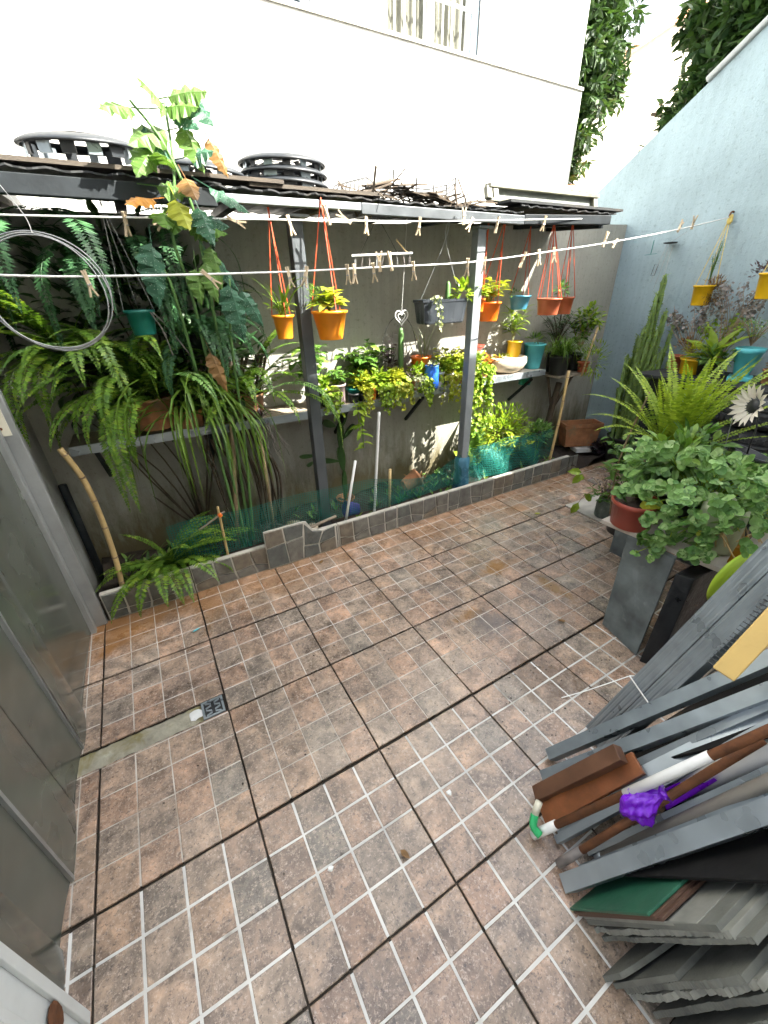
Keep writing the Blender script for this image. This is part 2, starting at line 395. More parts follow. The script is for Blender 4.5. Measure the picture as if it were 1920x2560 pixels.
# leaves
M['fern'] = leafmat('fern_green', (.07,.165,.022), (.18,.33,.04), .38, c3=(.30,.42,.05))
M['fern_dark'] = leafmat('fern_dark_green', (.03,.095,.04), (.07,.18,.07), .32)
M['fern_lime'] = leafmat('fern_yellow_green', (.20,.33,.03), (.36,.48,.05), .4)
M['leaf'] = leafmat('leaf_green', (.045,.12,.02), (.13,.27,.04), .32, c3=(.25,.38,.07))
M['leaf_lime'] = leafmat('leaf_lime', (.15,.29,.02), (.34,.47,.05), .42)
M['leaf_yellow'] = leafmat('leaf_yellow_green', (.26,.34,.02), (.52,.54,.06), .42)
M['leaf_pale'] = leafmat('leaf_pale', (.25,.30,.17), (.42,.45,.28), .25)
M['leaf_mint'] = leafmat('leaf_mint', (.08,.21,.045), (.23,.42,.11), .28, .45, c3=(.36,.52,.22))
M['leaf_dark'] = leafmat('leaf_dark', (.02,.058,.018), (.05,.115,.03), .2)
M['wire_black'] = basic('black_wire', (.012,.012,.012), .6, 0, var=.2)
M['old_frame'] = basic('old_cream_frame', (.17,.17,.13), .6, var=.2, dirt=((.09,.085,.06), .58))
M['old_panel'] = basic('stained_panel', (.12,.135,.12), .6, var=.3)
M['leaf_purple'] = leafmat('leaf_purple', (.05,.028,.042), (.11,.075,.085), .2)
M['leaf_grey'] = leafmat('leaf_grey', (.14,.13,.12), (.30,.27,.26), .2)
M['leaf_brown'] = leafmat('dry_leaf', (.16,.075,.025), (.30,.17,.06), .3)
M['leaf_orange'] = leafmat('orange_leaf', (.38,.13,.015), (.60,.28,.04), .35)
M['grass'] = leafmat('strap_leaf', (.06,.14,.015), (.15,.26,.03), .35)
M['tree'] = leafmat('tree_leaf', (.016,.045,.012), (.045,.095,.02), .22)
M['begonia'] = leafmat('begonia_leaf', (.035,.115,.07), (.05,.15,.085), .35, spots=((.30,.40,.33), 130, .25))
M['begonia_lit'] = leafmat('begonia_sunlit_leaf', (.07,.16,.03), (.13,.25,.05), .4, spots=((.34,.38,.2), 130, .2))  # brighter copy for the upper leaves, sunlight put into the colour
M['cactus'] = basic('euphorbia_green', (.16,.25,.075), .5, var=.4, scale=30, bstr=.4, bscale=60)
M['cactus_lt'] = basic('cactus_green', (.10,.21,.06), .5, var=.2, scale=20)
# ------------------------------------------------------------------ ground and paved floor
g = MB(); g.box(-300,300,-300,300,-.5,-.08); struct('ground', g, M['ground'])
g = MB(); g.box(-.12,4.52,-2.62,-.022,-.07,-.011); floor = struct('courtyard_floor', g, M['gap'])
T = .45; G = .0031; GY = .0046
def tile_meshes(x0, x1, y0, y1, gx=0.0, gy=0.0, e=.0020):
    """pads and bed of one tile cut to a rectangle, in coordinates of its lower left corner"""
    pads = MB(); bed = MB(); GY = .0046 if e < .003 else .0032
    w, h = x1-x0, y1-y0
    bed.box(G+.0014, w-G-.0014, GY+.0022, h-GY-.0022, -.0045, -.0012)
    q = T/4
    for i in range(5):
        for j in range(5):
            a0 = max(gx+i*q-gx//q*q-q*(gx>0), 0); a1 = min(gx+(i+1)*q-gx//q*q-q*(gx>0), w)
            b0 = max(gy+j*q-gy//q*q-q*(gy>0), 0); b1 = min(gy+(j+1)*q-gy//q*q-q*(gy>0), h)
            if a1-a0 < .012 or b1-b0 < .012: continue
            js = lambda: rnd.uniform(-.0009,.0009)
            ex0 = a0+(G if a0 < 1e-6 else e); ex1 = a1-(G if a1 > w-1e-6 else e); ey0 = b0+(GY if b0 < 1e-6 else e); ey1 = b1-(GY if b1 > h-1e-6 else e)
            c = [(ex0+js(),ey0+js()),(ex1+js(),ey0+js()),(ex1+js(),ey1+js()),(ex0+js(),ey1+js())]
            k = .0022
            ins = [(c[0][0]+k,c[0][1]+k),(c[1][0]-k,c[1][1]+k),(c[2][0]-k,c[2][1]-k),(c[3][0]+k,c[3][1]-k)]
            pads.add([(x,y,-.0075) for x,y in c]+[(x,y,-.0012) for x,y in c]+[(x,y,.0) for x,y in ins], [(8,9,10,11)]+[(a_,(a_+1)%4,4+(a_+1)%4,4+a_) for a_ in range(4)]+[(4+a_,4+(a_+1)%4,8+(a_+1)%4,8+a_) for a_ in range(4)])
    return pads, bed
full = [tile_meshes(0,T,0,T) for _ in range(3)] + [tile_meshes(0,T,0,T,e=.0036) for _ in range(3)]
shared = {}
def lay(x0, x1, y0, y1, z, key=None, gx=0.0, gy=0.0):
    if key is not None and key in shared:
        po, bo = shared[key]
        t = po.copy(); COL.objects.link(t); bd = bo.copy(); COL.objects.link(bd)
    else:
        pm, bm = full[key] if key is not None else tile_meshes(x0, x1, y0, y1, gx, gy, .0020 if y1 > -1.3 else .0036)
        t = obj('tile', pm, M['tile']); bd = obj('tile_bed', bm, M['grout'])
        if key is not None: shared[key] = (t, bd)
    if key is None or len(bd.material_slots): bd.material_slots[0].link = 'OBJECT'; bd.material_slots[0].material = M['grout_old' if y1 > -1.3 else 'grout']
    t.parent = floor; t.location = (x0, y0, z); bd.parent = t
    t.rotation_euler = (rnd.uniform(-.0022,.0022), rnd.uniform(-.0022,.0022), rnd.uniform(-.0012,.0012))
rows = [(-.448,-.030),(-.90,-.45),(-1.35,-.90),(-1.80,-1.35),(-2.25,-1.80),(-2.60,-2.25)]
for ci in range(-1, 10):
    for ri, (y0, y1) in enumerate(rows):
        x0, x1 = (ci*T, ci*T+T) if ci >= 0 else (-.085, 0.0)
        z = (.004 if ri < 3 else -.004) + rnd.uniform(-.0012,.0012)
        if ci == 0 and ri == 1: lay(x0, x1, -.806, y1, z, None, 0, .094); continue
        if ci == 0 and ri == 2: lay(x0, x1, y0, -.888, z-.004); continue
        if ci == -1:
            if ri == 1: y0 = -.806
            if ri == 2: y1 = -.888
            lay(x0, x1, y0, y1, z, None, .0275, 0); continue
        if ri == 0 or ri == 5: lay(x0, x1, y0, y1, z, None, 0, (.03 if ri == 5 else 0)); continue
        lay(x0, x1, y0, y1, z, rnd.randrange(3) + (3 if ri >= 3 else 0))
# cement strip where a row of tile is missing, and the drain in it
st = MB(); n = 26
vs = []; fs = []
for i in range(n+1):
    x = -.085 + i/n*.44
    for j in range(4):
        y = -.887 + j/3*.08
        vs.append((x, y + (rnd.uniform(-.004,.004) if 0 < j < 3 else 0), -.006 + rnd.uniform(-.003,.004)))
for i in range(n):
    for j in range(3): fs.append((i*4+j, (i+1)*4+j, (i+1)*4+j+1, i*4+j+1))
st.add(vs, fs); o = obj('cement_strip', st, M['cement'], floor, smooth=True)
dr = thing('drain_grate', 'small square slotted metal drain grate set in the tiled floor', 'drain', (.398,-.848,.002))
g = MB(); g.frame_box((.398,-.848,-.004),(.043,0,0),(0,.043,0),(0,0,.003)); obj('recess', g, M['black_pl'], dr)
g = MB()
for s in (-1,1):
    g.box(.398-.042,.398+.042,-.848+s*.038-.004,-.848+s*.038+.004,-.001,.0045)
    g.box(.398+s*.038-.004,.398+s*.038+.004,-.848-.034,-.848+.034,-.001,.0045)
obj('rim', g, M['steel'], dr)
for i in range(4):
    for s in (-1,1):
        g = MB(); cx = .398 + s*.017; cy = -.848-.026+i*.0175
        g.frame_box((cx,cy,.0015),(.011,.004*s*(1 if i%2 else -1),0),(0,.0035,0),(0,0,.002)); obj('slat', g, M['steel'], dr)

# ------------------------------------------------------------------ planter curb
curb = thing('planter_curb', 'low planter kerb faced with irregular grey stone tiles along the floor', 'kerb', (0,0,0))
g = MB()
for k in range(8):
    x0 = max(.02, k*T)+.0025; x1 = min(3.72, (k+1)*T)-.0025
    g.box(x0, x1, -.026, .002, -.05, .165)
obj('core', g, M['kerb_core'], curb)
def stone(pts, y, parent, mat, t=.006, inset=.0058):
    c = V((sum(p[0] for p in pts)/len(pts), sum(p[1] for p in pts)/len(pts)))
    n = len(pts); a = []; b = []
    for p in pts:
        d = (c-V(p)); d.normalize(); q = V(p)+d*inset; q2 = q+d*.003
        a.append((q.x, y, q.y)); b.append((q2.x, y-t, q2.y))
    mb = MB(); mb.add(a+b, [tuple(range(n,2*n))]+[(i,(i+1)%n,n+(i+1)%n,n+i) for i in range(n)])
    return obj('stone', mb, mat, parent)
SM = [basic('curb_stone_%s' % nm, c, .55, var=.4, scale=24, bscale=120, bstr=.4, dirt=(dc, .6), local=False) for nm, c, dc in
      (('slate',(.10,.108,.10),(.16,.14,.11)), ('brown',(.15,.13,.10),(.10,.085,.06)), ('taupe',(.14,.137,.12),(.17,.14,.10)), ('grey',(.125,.125,.115),(.16,.12,.08)))]
for k in range(9):
    x0 = max(.02, k*T)+.004; x1 = min(3.72, (k+1)*T)-.004
    if x1-x0 < .05: continue
    nn = max(2, round((x1-x0)/.105)); xs = [x0+(x1-x0)*i/nn + (rnd.uniform(-.014,.014) if 0<i<nn else 0) for i in range(nn+1)]
    xb = [x0+(x1-x0)*i/nn + (rnd.uniform(-.022,.022) if 0<i<nn else 0) for i in range(nn+1)]
    zm = [.052+rnd.uniform(-.022,.026) for _ in range(nn+1)]
    for i in range(nn):
        xm0 = (xs[i]*.6+xb[i]*.4); xm1 = (xs[i+1]*.6+xb[i+1]*.4)
        stone([(xm0,zm[i]),(xm1,zm[i+1]),(xs[i+1],.163),(xs[i],.163)], -.026, curb, rnd.choice(SM))
        stone([(xb[i],.004),(xb[i+1],.004),(xm1,zm[i+1]),(xm0,zm[i])], -.026, curb, rnd.choice(SM))
br = thing('broken_kerb_tile', 'cracked stone tile standing loose and higher against the planter kerb', 'kerb tile', (.87,-.05,0))
g = MB(); y = -.046
g.add([(.868,y,.006),(1.325,y,.006),(1.325,y,.185),(1.235,y,.172),(1.17,y,.2),(1.135,y,.262),(1.115,y,.268),(.872,y,.27)]+[(.868,y+.012,.006),(1.325,y+.012,.006),(1.325,y+.012,.185),(1.235,y+.012,.172),(1.17,y+.012,.2),(1.135,y+.012,.262),(1.115,y+.012,.268),(.872,y+.012,.27)],
      [tuple(range(8))]+[(i,8+i,8+(i+1)%8,(i+1)%8) for i in range(8)]+[tuple(range(15,7,-1))])
obj('tile_slab', g, M['kerb_core'], br)
for pts in ([(.87,.155),(.99,.165),(.985,.268),(.873,.268)], [(.99,.165),(1.105,.17),(1.118,.262),(.985,.268)], [(.87,.01),(1.0,.01),(.99,.165),(.87,.155)], [(1.0,.01),(1.09,.01),(1.105,.17),(.99,.165)],
            [(1.105,.10),(1.20,.085),(1.235,.168),(1.165,.195),(1.118,.255)], [(1.09,.01),(1.205,.01),(1.20,.085),(1.10,.10)], [(1.205,.01),(1.32,.01),(1.32,.10),(1.2,.085)], [(1.2,.085),(1.32,.10),(1.32,.182),(1.235,.168)]):
    stone(pts, -.046, br, rnd.choice(SM))
# planter soil, uneven
g = MB(); nx, ny = 60, 8; vs = []; fs = []
for i in range(nx+1):
    for j in range(ny+1):
        vs.append((.0+i/nx*4.5, .035+j/ny*.47, .075 + .03*math.sin(i*.7+j)+rnd.uniform(-.015,.02) - (.09 if i/nx*4.5 > 3.75 else 0)))
for i in range(nx):
    for j in range(ny): fs.append((i*(ny+1)+j,(i+1)*(ny+1)+j,(i+1)*(ny+1)+j+1,i*(ny+1)+j+1))
g.add(vs, fs); struct('planter_soil', g, M['soil'], smooth=True)

# ------------------------------------------------------------------ walls
def wall_prism(pts, axis, a, b):      # outline pts in the plane normal to axis, extruded from a to b
    mb = MB(); n = len(pts)
    f = (lambda p, t: (p[0], t, p[1])) if axis == 'y' else (lambda p, t: (t, p[0], p[1]))
    mb.add([f(p,a) for p in pts]+[f(p,b) for p in pts], [tuple(range(n)), tuple(range(2*n-1,n-1,-1))]+[(i,n+i,n+(i+1)%n,(i+1)%n) for i in range(n)])
    return mb
tag(obj('garden_wall', wall_prism([(-.4,-.2),(4.498,-.2),(4.498,1.945),(3.6,1.918),(1.9,1.85),(-.4,1.83)], 'y', .5, .63), M['back_wall']), 'grey rendered garden wall behind the plant shelf and canopy', 'wall')
zt = lambda y: 2.192-.6785*(y-.907)
bw = thing('blue_gable_wall', 'pale blue stucco wall with sloping top on the right side', 'wall', (4.5,0,0))
obj('wall_face', wall_prism([(1.3,-.2),(1.3,zt(1.3)),(-.7,zt(-.7)),(-2.62,zt(-.7)-1.15),(-2.62,-.2)], 'x', 4.5, 4.66), M['blue_wall'], bw)  # unseen peak and rear slope shaped so sun clears the wall
g = MB(); g.beam((4.575,.13,zt(.13)+.022),(4.575,-.7,zt(-.7)+.022),.20,.04); obj('flashing', g, M['trim'], bw, bevel=.012)
lw = thing('side_wall', 'light grey plastered wall end at left beside the ferns', 'wall', (-.05,.2,0))
obj('wall_face', wall_prism([(-.02,-.1),(.5,-.1),(.5,1.82),(-.02,1.82)], 'x', -.30, -.052), M['left_wall'], lw)
g = MB(); g.tube([(-.02,.42,0),(-.02,.42,.62)], .02, 10); obj('drain_pipe', g, M['dark_metal'], lw, smooth=True)
# left sheet-metal gate: vertical panels, stile, posts
gate = thing('sheet_gate', 'dull glossy grey sheet gate panels along the left edge', 'gate', (-.06,-.8,0))
edges = [-.065,-.60,-.78,-1.00,-1.23,-1.39,-1.535]
for i in range(6):
    y1, y0 = edges[i]-.003, edges[i+1]+.003
    xo = (-.062,-.058,-.066,-.060,-.064,-.058)[i]; tw = (.012,-.010,.008,-.012,.012,-.008)[i]
    mb = MB(); nseg = 8; vs = []; fs = []
    for k in range(nseg+1):
        t = k/nseg; yy = y0+(y1-y0)*t
        xx = xo + tw*(t-.5) + .006*math.sin(t*math.pi)*(1 if i%2 else -.6)
        for z in (.012,.5,1.0,1.5,2.05): vs.append((xx + .004*math.sin(z*3+i), yy, z))
    for k in range(nseg):
        for q in range(4): fs.append((k*5+q,(k+1)*5+q,(k+1)*5+q+1,k*5+q+1))
    nb = len(vs); vs += [(x-.02,y,z) for x,y,z in vs]; fs += [tuple(nb+a for a in reversed(f)) for f in list(fs)]
    mb.add(vs, fs); obj('panel', mb, M['gate'], gate, smooth=True)
for y in (-.78,-1.23):
    g = MB(); g.box(-.085,-.052,y-.006,y+.006,.01,2.05); obj('seam', g, M['alu'], gate)
g = MB(); g.box(-.075,-.035,-.10,-.062,0,2.1); obj('stile', g, M['alu'], gate, bevel=.003)
g = MB(); g.box(-.06,.012,-.052,-.022,0,2.1); obj('frame_post', g, M['alu'], gate, bevel=.004)
g = MB(); g.box(-.13,-.01,-.058,-.050,1.02,1.16); obj('strike_plate', g, M['cream_pl'], gate)
g = MB(); g.tube([(-.035,-.06,1.05),(-.035,-.047,1.05)], .006, 8); obj('screw', g, M['rust'], gate)
jamb = thing('steel_jamb', 'chipped white painted steel jamb at the bottom left corner', 'door jamb', (-.03,-1.6,0))
g = MB(); g.box(-.09,-.012,-1.645,-1.545,0,2.1); obj('jamb_body', g, M['white_paint'], jamb, bevel=.004)
g = MB(); g.box(-.012,-.002,-1.568,-1.545,0,2.1); g.box(-.012,-.002,-1.645,-1.625,0,2.1); obj('jamb_lip', g, M['white_paint'], jamb, bevel=.002)
g = MB(); g.lathe([(.0,.0),(.026,.002),(.03,.006),(.024,.012),(.0,.014)], 12, (-.010,-1.597,.185), M=Matrix.Rotation(math.radians(90),4,'Y'), wob=.2); obj('rusted_lock', g, M['rust'], jamb)
# the house behind the camera: unseen, its stepped heights shaped to cast the courtyard shade
hs_ = struct('house', MB().box(-6,3.40,-8,-2.62,-.1,5.1).box(3.40,4.95,-8,-2.62,-.1,4.6).box(4.95,9,-8,-2.62,-.1,3.55), M['house'])

# ------------------------------------------------------------------ neighbouring building
bl = thing('white_building', 'tall sunlit white building with barred window behind the garden wall', 'building', (2,2,0))
g = MB(); g.box(-7,5.45,2.0,2.35,-.1,3.365); obj('lower_wall', g, M['white_wall'], bl)
g = MB(); g.box(-7,5.455,1.985,1.999,3.345,3.372); obj('ledge', g, basic('stained_ledge',(.30,.29,.25),.9,var=.4,scale=3), bl)
# upper wall with two openings
def wall_with_holes(y0, y1, x0, x1, z0, z1, holes):
    mb = MB(); xs = [x0]
    for (a, b, c, d) in holes: xs += [a, b]
    xs.append(x1)
    for i in range(0, len(xs)-1, 2): mb.box(xs[i], xs[i+1], y0, y1, z0, z1)
    for (a, b, c, d) in holes:
        if c > z0: mb.box(a, b, y0, y1, z0, c)
        mb.box(a, b, y0, y1, d, z1)
    return mb
obj('upper_wall', wall_with_holes(2.07, 2.35, -7, 5.45, 3.3655, 7.5, [(1.25,2.35,3.375,4.5),(2.93,4.02,3.368,4.5)]), M['white_wall'], bl)
g = MB(); g.box(-7,5.445,2.352,8,-.1,7.49); obj('rear_mass', g, M['white_wall'], bl)
win = obj('window', MB().box(2.931,4.019,2.255,2.27,3.37,4.49), M['shutter'], bl)
for a, b in ((2.931,3.02),(3.93,4.019)): obj('shutter', MB().box(a, b, 2.085, 2.12, 3.37, 4.49), M['shutter'], win)
for a, b in ((3.05,3.47),(3.49,3.92)):
    obj('pane', MB().box(a, b, 2.19, 2.2, 3.37, 4.49), M['glass'], win)
    mb = MB(); vs = []; fs = []
    for i in range(41):
        x = a+(b-a)*i/40
        for z in (3.37,4.49): vs.append((x, 2.165+.012*math.sin(i*1.1), z))
    for i in range(40): fs.append((2*i,2*i+2,2*i+3,2*i+1))
    mb.add(vs, fs); obj('curtain', mb, M['curtain'], win, smooth=True)
g = MB(); g.box(3.02,3.045,2.10,2.15,3.37,4.49); g.box(3.905,3.93,2.10,2.15,3.37,4.49); g.box(3.465,3.495,2.10,2.15,3.37,4.49); obj('sash', g, M['white_plastic'], win)
for i in range(9):
    x = 3.09+i*.1
    g = MB(); g.tube([(x,2.06,3.37),(x,2.06,4.49)], .008, 6); obj('bar', g, M['white_paint'], win)
for z in (3.66,4.1,4.4):
    g = MB(); g.box(3.03,3.93,2.052,2.066,z,z+.022); obj('cross_bar', g, M['white_paint'], win)
w2 = obj('window', MB().box(1.31,2.27,2.14,2.16,3.42,4.49), M['shutter'], bl)
for q in ((1.251,1.31,3.376,4.49),(2.27,2.349,3.376,4.49),(1.31,2.27,3.376,3.42)): obj('frame', MB().box(q[0], q[1], 2.085, 2.13, q[2], q[3]), M['trim'], w2)
cb = thing('cream_building', 'distant cream gabled wall in sun behind the trees', 'building', (13,7,0))
obj('gable_wall', wall_prism([(8,-.1),(22,-.1),(22,9.6),(18.6,9.4),(8,3.95)], 'y', 7, 8), M['cream_wall'], cb)
obj('verge', MB().beam((8,6.9,3.98),(18.6,6.9,9.45),.3,.08), M['roof_tile'], cb)
rt = thing('tiled_roof', 'small orange clay tiled roof under the tree beyond the wall', 'roof', (7,3,2.5))
for i in range(11):
    g = MB(); x = 6.35+i*.16
    g.tube([(x,2.75,2.62),(x,3.5,2.86)], .075, 10); obj('tile_row', g, M['roof_tile'], rt, smooth=True)
g = MB(); g.tube([(6.2,3.5,2.88),(8.2,3.5,2.9)], .06, 8); obj('ridge', g, M['white_wall'], rt, smooth=True)
obj('roof_wall', MB().box(6.2,8.2,3.2,3.6,-.1,2.66), M['white_wall'], rt)

def tree(name, label, trunk, limbs, clumps, nleaf, L, W):
    t = thing(name, label, 'tree', trunk[0], 'trees beyond the wall')
    g = MB(); g.tube(smoothpts(trunk, 4), [.13*(1-.6*i/(4*(len(trunk)-1))) for i in range(4*(len(trunk)-1)+1)], 8)
    for l in limbs: g.tube(smoothpts(l,3), [.05*(1-.7*i/(3*(len(l)-1))) for i in range(3*(len(l)-1)+1)], 6)
    obj('trunk', g, M['bark'], t, smooth=True)
    c = MB()
    tot = sum(r**2 for _, r in clumps)
    for ctr, r in clumps:
        ctr = V(ctr)
        for _ in range(int(nleaf*r*r/tot)//7):
            d = V((rnd.gauss(0,1),rnd.gauss(0,1),rnd.gauss(0,.9))); d.normalize()
            tip = ctr + d*r*rnd.uniform(.35,1.08)
            ax = (d + V((0,0,rnd.uniform(-.9,.1)))).normalized()
            for k in range(7):
                a = k*2.4+rnd.random(); o1 = ax.orthogonal().normalized(); o2 = ax.cross(o1)
                ld = (ax*rnd.uniform(.3,.9) + (o1*math.cos(a)+o2*math.sin(a))*.9 + V((0,0,-.35))).normalized()
                c.quadleaf(tip + ax*rnd.uniform(-.05,.05), ld, ld.cross(V((rnd.uniform(-1,1),rnd.uniform(-1,1),.9))).normalized(), L*rnd.uniform(.7,1.2), W*rnd.uniform(.8,1.2))
    obj('crown', c, M['tree'], t)
tree('tree', 'dense dark green tree beside the corner of the white building',
     [(7.9,4.3,0),(7.8,4.2,2.0),(7.6,4.1,3.6),(7.5,4.0,5.2)], [[(7.7,4.15,3.0),(7.4,3.9,3.5),(7.2,3.6,3.8)],[(7.6,4.1,3.8),(7.9,3.9,4.3),(8.1,3.7,4.6)]],
     [((6.95,3.5,3.05),.30),((7.1,3.5,3.45),.42),((7.25,3.6,3.9),.45),((7.0,3.6,4.3),.45),((7.45,3.6,4.35),.42),((7.1,3.7,4.8),.55),((7.65,3.7,4.85),.5),((7.3,3.8,5.4),.6),((7.95,3.8,5.5),.42),((7.75,3.5,4.25),.26),((8.05,3.6,4.15),.2),((6.75,3.7,3.6),.4),((6.7,3.8,4.6),.5)],
     17000, .16, .05)
tree('tree', 'leafy tree leaning over the sloping top of the blue wall',
     [(6.6,1.0,0),(6.5,1.0,1.8),(6.4,.9,2.8),(6.5,.7,3.8)], [[(6.4,.9,2.8),(6.2,1.2,3.0),(6.0,1.5,3.1)],[(6.45,.8,3.4),(6.2,.6,3.7),(5.9,.4,3.9)]],
     [((5.9,.55,3.45),.30),((6.0,.75,3.2),.33),((5.85,.95,2.95),.24),((6.1,.9,3.55),.36),((6.0,.45,3.8),.4),((5.8,1.2,2.62),.17),((6.3,.75,4.0),.35),((5.75,1.45,2.42),.14),((6.2,1.1,3.1),.3),((5.8,.2,3.7),.3),((6.1,1.2,3.75),.2)],
     11000, .14, .05)
cs = MB(); vs = []; fs = []
for i in range(31):
    for j in range(2):
        y = 1.0+i*.03
        vs.append(((.24,-.55)[j], y, (2.05,4.2)[j]+.012*math.sin(i*1.6)))
for i in range(30): fs.append((2*i,2*i+2,2*i+3,2*i+1))
nb = len(vs); vs += [(x,y,z-.006) for x,y,z in vs]; fs += [tuple(nb+a for a in reversed(f)) for f in list(fs)]
cs.add(vs, fs); tag(obj('corrugated_sheet', cs, M['trim'], smooth=True), 'pale corrugated roofing sheet at the top left edge above the canopy', 'roof sheet')

# ------------------------------------------------------------------ lean-to canopy
cn = thing('plant_canopy', 'low lean-to canopy of dark roofing on two grey steel posts', 'canopy', (1.8,.2,0))
for x in (1.315, 2.475):
    g = MB(); w = .032
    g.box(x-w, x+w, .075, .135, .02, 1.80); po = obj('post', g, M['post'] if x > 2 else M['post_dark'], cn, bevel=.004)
    g = MB(); g.box(x-.055, x+.055, .04, .17, 1.801, 1.812); obj('post_plate', g, M['post'], po)
g = MB(); g.box(-.35,.95,-.012,.028,1.812,1.872); obj('fascia', g, M['dark_metal'], cn, bevel=.003)
g = MB(); g.beam((.952,.006,1.844),(1.62,.006,1.848),.036,.03); obj('fascia', g, M['post'], cn, bevel=.003)
g = MB(); g.beam((1.622,.006,1.842),(2.72,.006,1.842),.036,.045); obj('fascia', g, M['post_dark'], cn, bevel=.003)
g = MB(); g.beam((2.722,.006,1.846),(3.52,-.004,1.876),.036,.05); obj('fascia', g, M['dark_metal'], cn, bevel=.003)
for i, x in enumerate((.15,.6,1.05,1.45,1.9,2.3,2.75,3.15,3.5)):
    g = MB(); g.beam((x,.03,1.848),(x+.02,.66,1.868+.02*(x>2.9)),.045,.03); obj('rafter', g, M['dark_metal'] if i%3 else M['roof_plank'], cn)
def sheet(x0, x1, y0, y1, z, dz, mat, wave=.0035, per=.11, name='roof_sheet', rag=.01):
    mb = MB(); n = int((x1-x0)/per*6); vs = []; fs = []
    for i in range(n+1):
        x = x0+(x1-x0)*i/n
        for j in range(5):
            y = y0+(y1-y0)*j/4 + (rnd.uniform(-rag,rag) if j in (0,4) else 0)
            vs.append((x, y, z+dz*j/4+wave*math.sin(2*math.pi*(x-x0)/per)+rnd.uniform(-.002,.002)))
    for i in range(n):
        for j in range(4): fs.append((i*5+j,(i+1)*5+j,(i+1)*5+j+1,i*5+j+1))
    nb = len(vs); vs += [(a,b,c-.006) for a,b,c in vs]; fs += [tuple(nb+q for q in reversed(f)) for f in list(fs)]
    for i in range(n): fs.append((i*5, nb+i*5, nb+(i+1)*5, (i+1)*5))
    mb.add(vs, fs); return obj(name, mb, mat, cn)
sheet(-.4,.98,-.008,.72,1.892,.03, M['roof'])
sheet(.93,1.85,-.006,.72,1.884,.02, M['roof'])
sheet(1.8,2.72,-.004,.70,1.882,.02, M['roof'])
sheet(2.68,3.60,-.008,.72,1.915,.03, M['roof'])
for (x0,x1,y,z,mt) in ((.0,1.25,.07,1.912,'roof_plank'),(1.1,1.75,.075,1.902,'roof_plank'),(2.6,3.66,.06,1.932,'roof'),(2.3,3.5,.3,1.93,'roof')):
    g = MB(); g.beam((x0,y,z),(x1,y+rnd.uniform(-.02,.02),z+rnd.uniform(0,.012)),.13,.014); obj('plank', g, M[mt], cn)
# ------------------------------------------------------------------ pots and plants
def pot_mb(c, rt, rb, h, rim=.012, n=24, sq=1.0, lip=.006):
    x, y, z = c; mb = MB()
    mb.lathe([(0,0),(rb*.97,0),(rb,.004),(rt-lip,h-rim*1.1),(rt,h-rim),(rt+.002,h),(rt-.005,h+.001),(rt-.008,h-rim),(rt-.010,h-.022),(0,h-.022)], n, (x,y,z), sq=sq)
    return mb
def plant(name, label, cat, c, rt, rb, h, mat, parts, soil=True, group=None, rim=.012, sq=1.0):
    t = thing(name, label, cat, c, group)
    obj('pot', pot_mb(c, rt, rb, h, rim, sq=sq), mat, t, smooth=True)
    if soil:
        g = MB(); g.lathe([(0,.008),(rt*.5,.006),(rt-.011,0)], 14, (c[0],c[1],c[2]+h-.018), wob=.03, sq=sq); obj('soil', g, M['soil'], t, smooth=True)
    for nm, mb, mt in parts: obj(nm, mb, mt, t)
    return t
def rdir(zlo=-.2, zhi=1.0):
    a = rnd.uniform(0, 6.2832); z = rnd.uniform(zlo, zhi); r = math.sqrt(max(0, 1-z*z))
    return V((r*math.cos(a), r*math.sin(a), z))
def bush(c, rad, n, L, W, zlo=-.3, full=False):
    mb = MB(); c = V(c); rad = V(rad)
    for _ in range(n):
        d = rdir(zlo); k = rnd.uniform(.35,1.05)
        p = c + V((d.x*rad.x, d.y*rad.y, d.z*rad.z))*k
        ld = (d + V((rnd.uniform(-.6,.6),rnd.uniform(-.6,.6),rnd.uniform(-.5,.4)))).normalized()
        if full: mb.leaf(p, ld, V((rnd.uniform(-.4,.4),rnd.uniform(-.4,.4),1)), L*rnd.uniform(.7,1.2), W*rnd.uniform(.8,1.2))
        else: mb.quadleaf(p, ld, ld.cross(V((rnd.uniform(-.5,.5),rnd.uniform(-.5,.5),1))).normalized(), L*rnd.uniform(.7,1.2), W*rnd.uniform(.8,1.2))
    return mb
def stems_mb(base, tips, r=.003, bend=.03):
    mb = MB(); base = V(base)
    for t in tips:
        t = V(t); mid = base.lerp(t,.5)+V((rnd.uniform(-bend,bend),rnd.uniform(-bend,bend),rnd.uniform(0,bend)))
        mb.tube(smoothpts([base+V((rnd.uniform(-.01,.01),rnd.uniform(-.01,.01),0)),mid,t],4), [r*(1-.06*i) for i in range(9)], 5)
    return mb
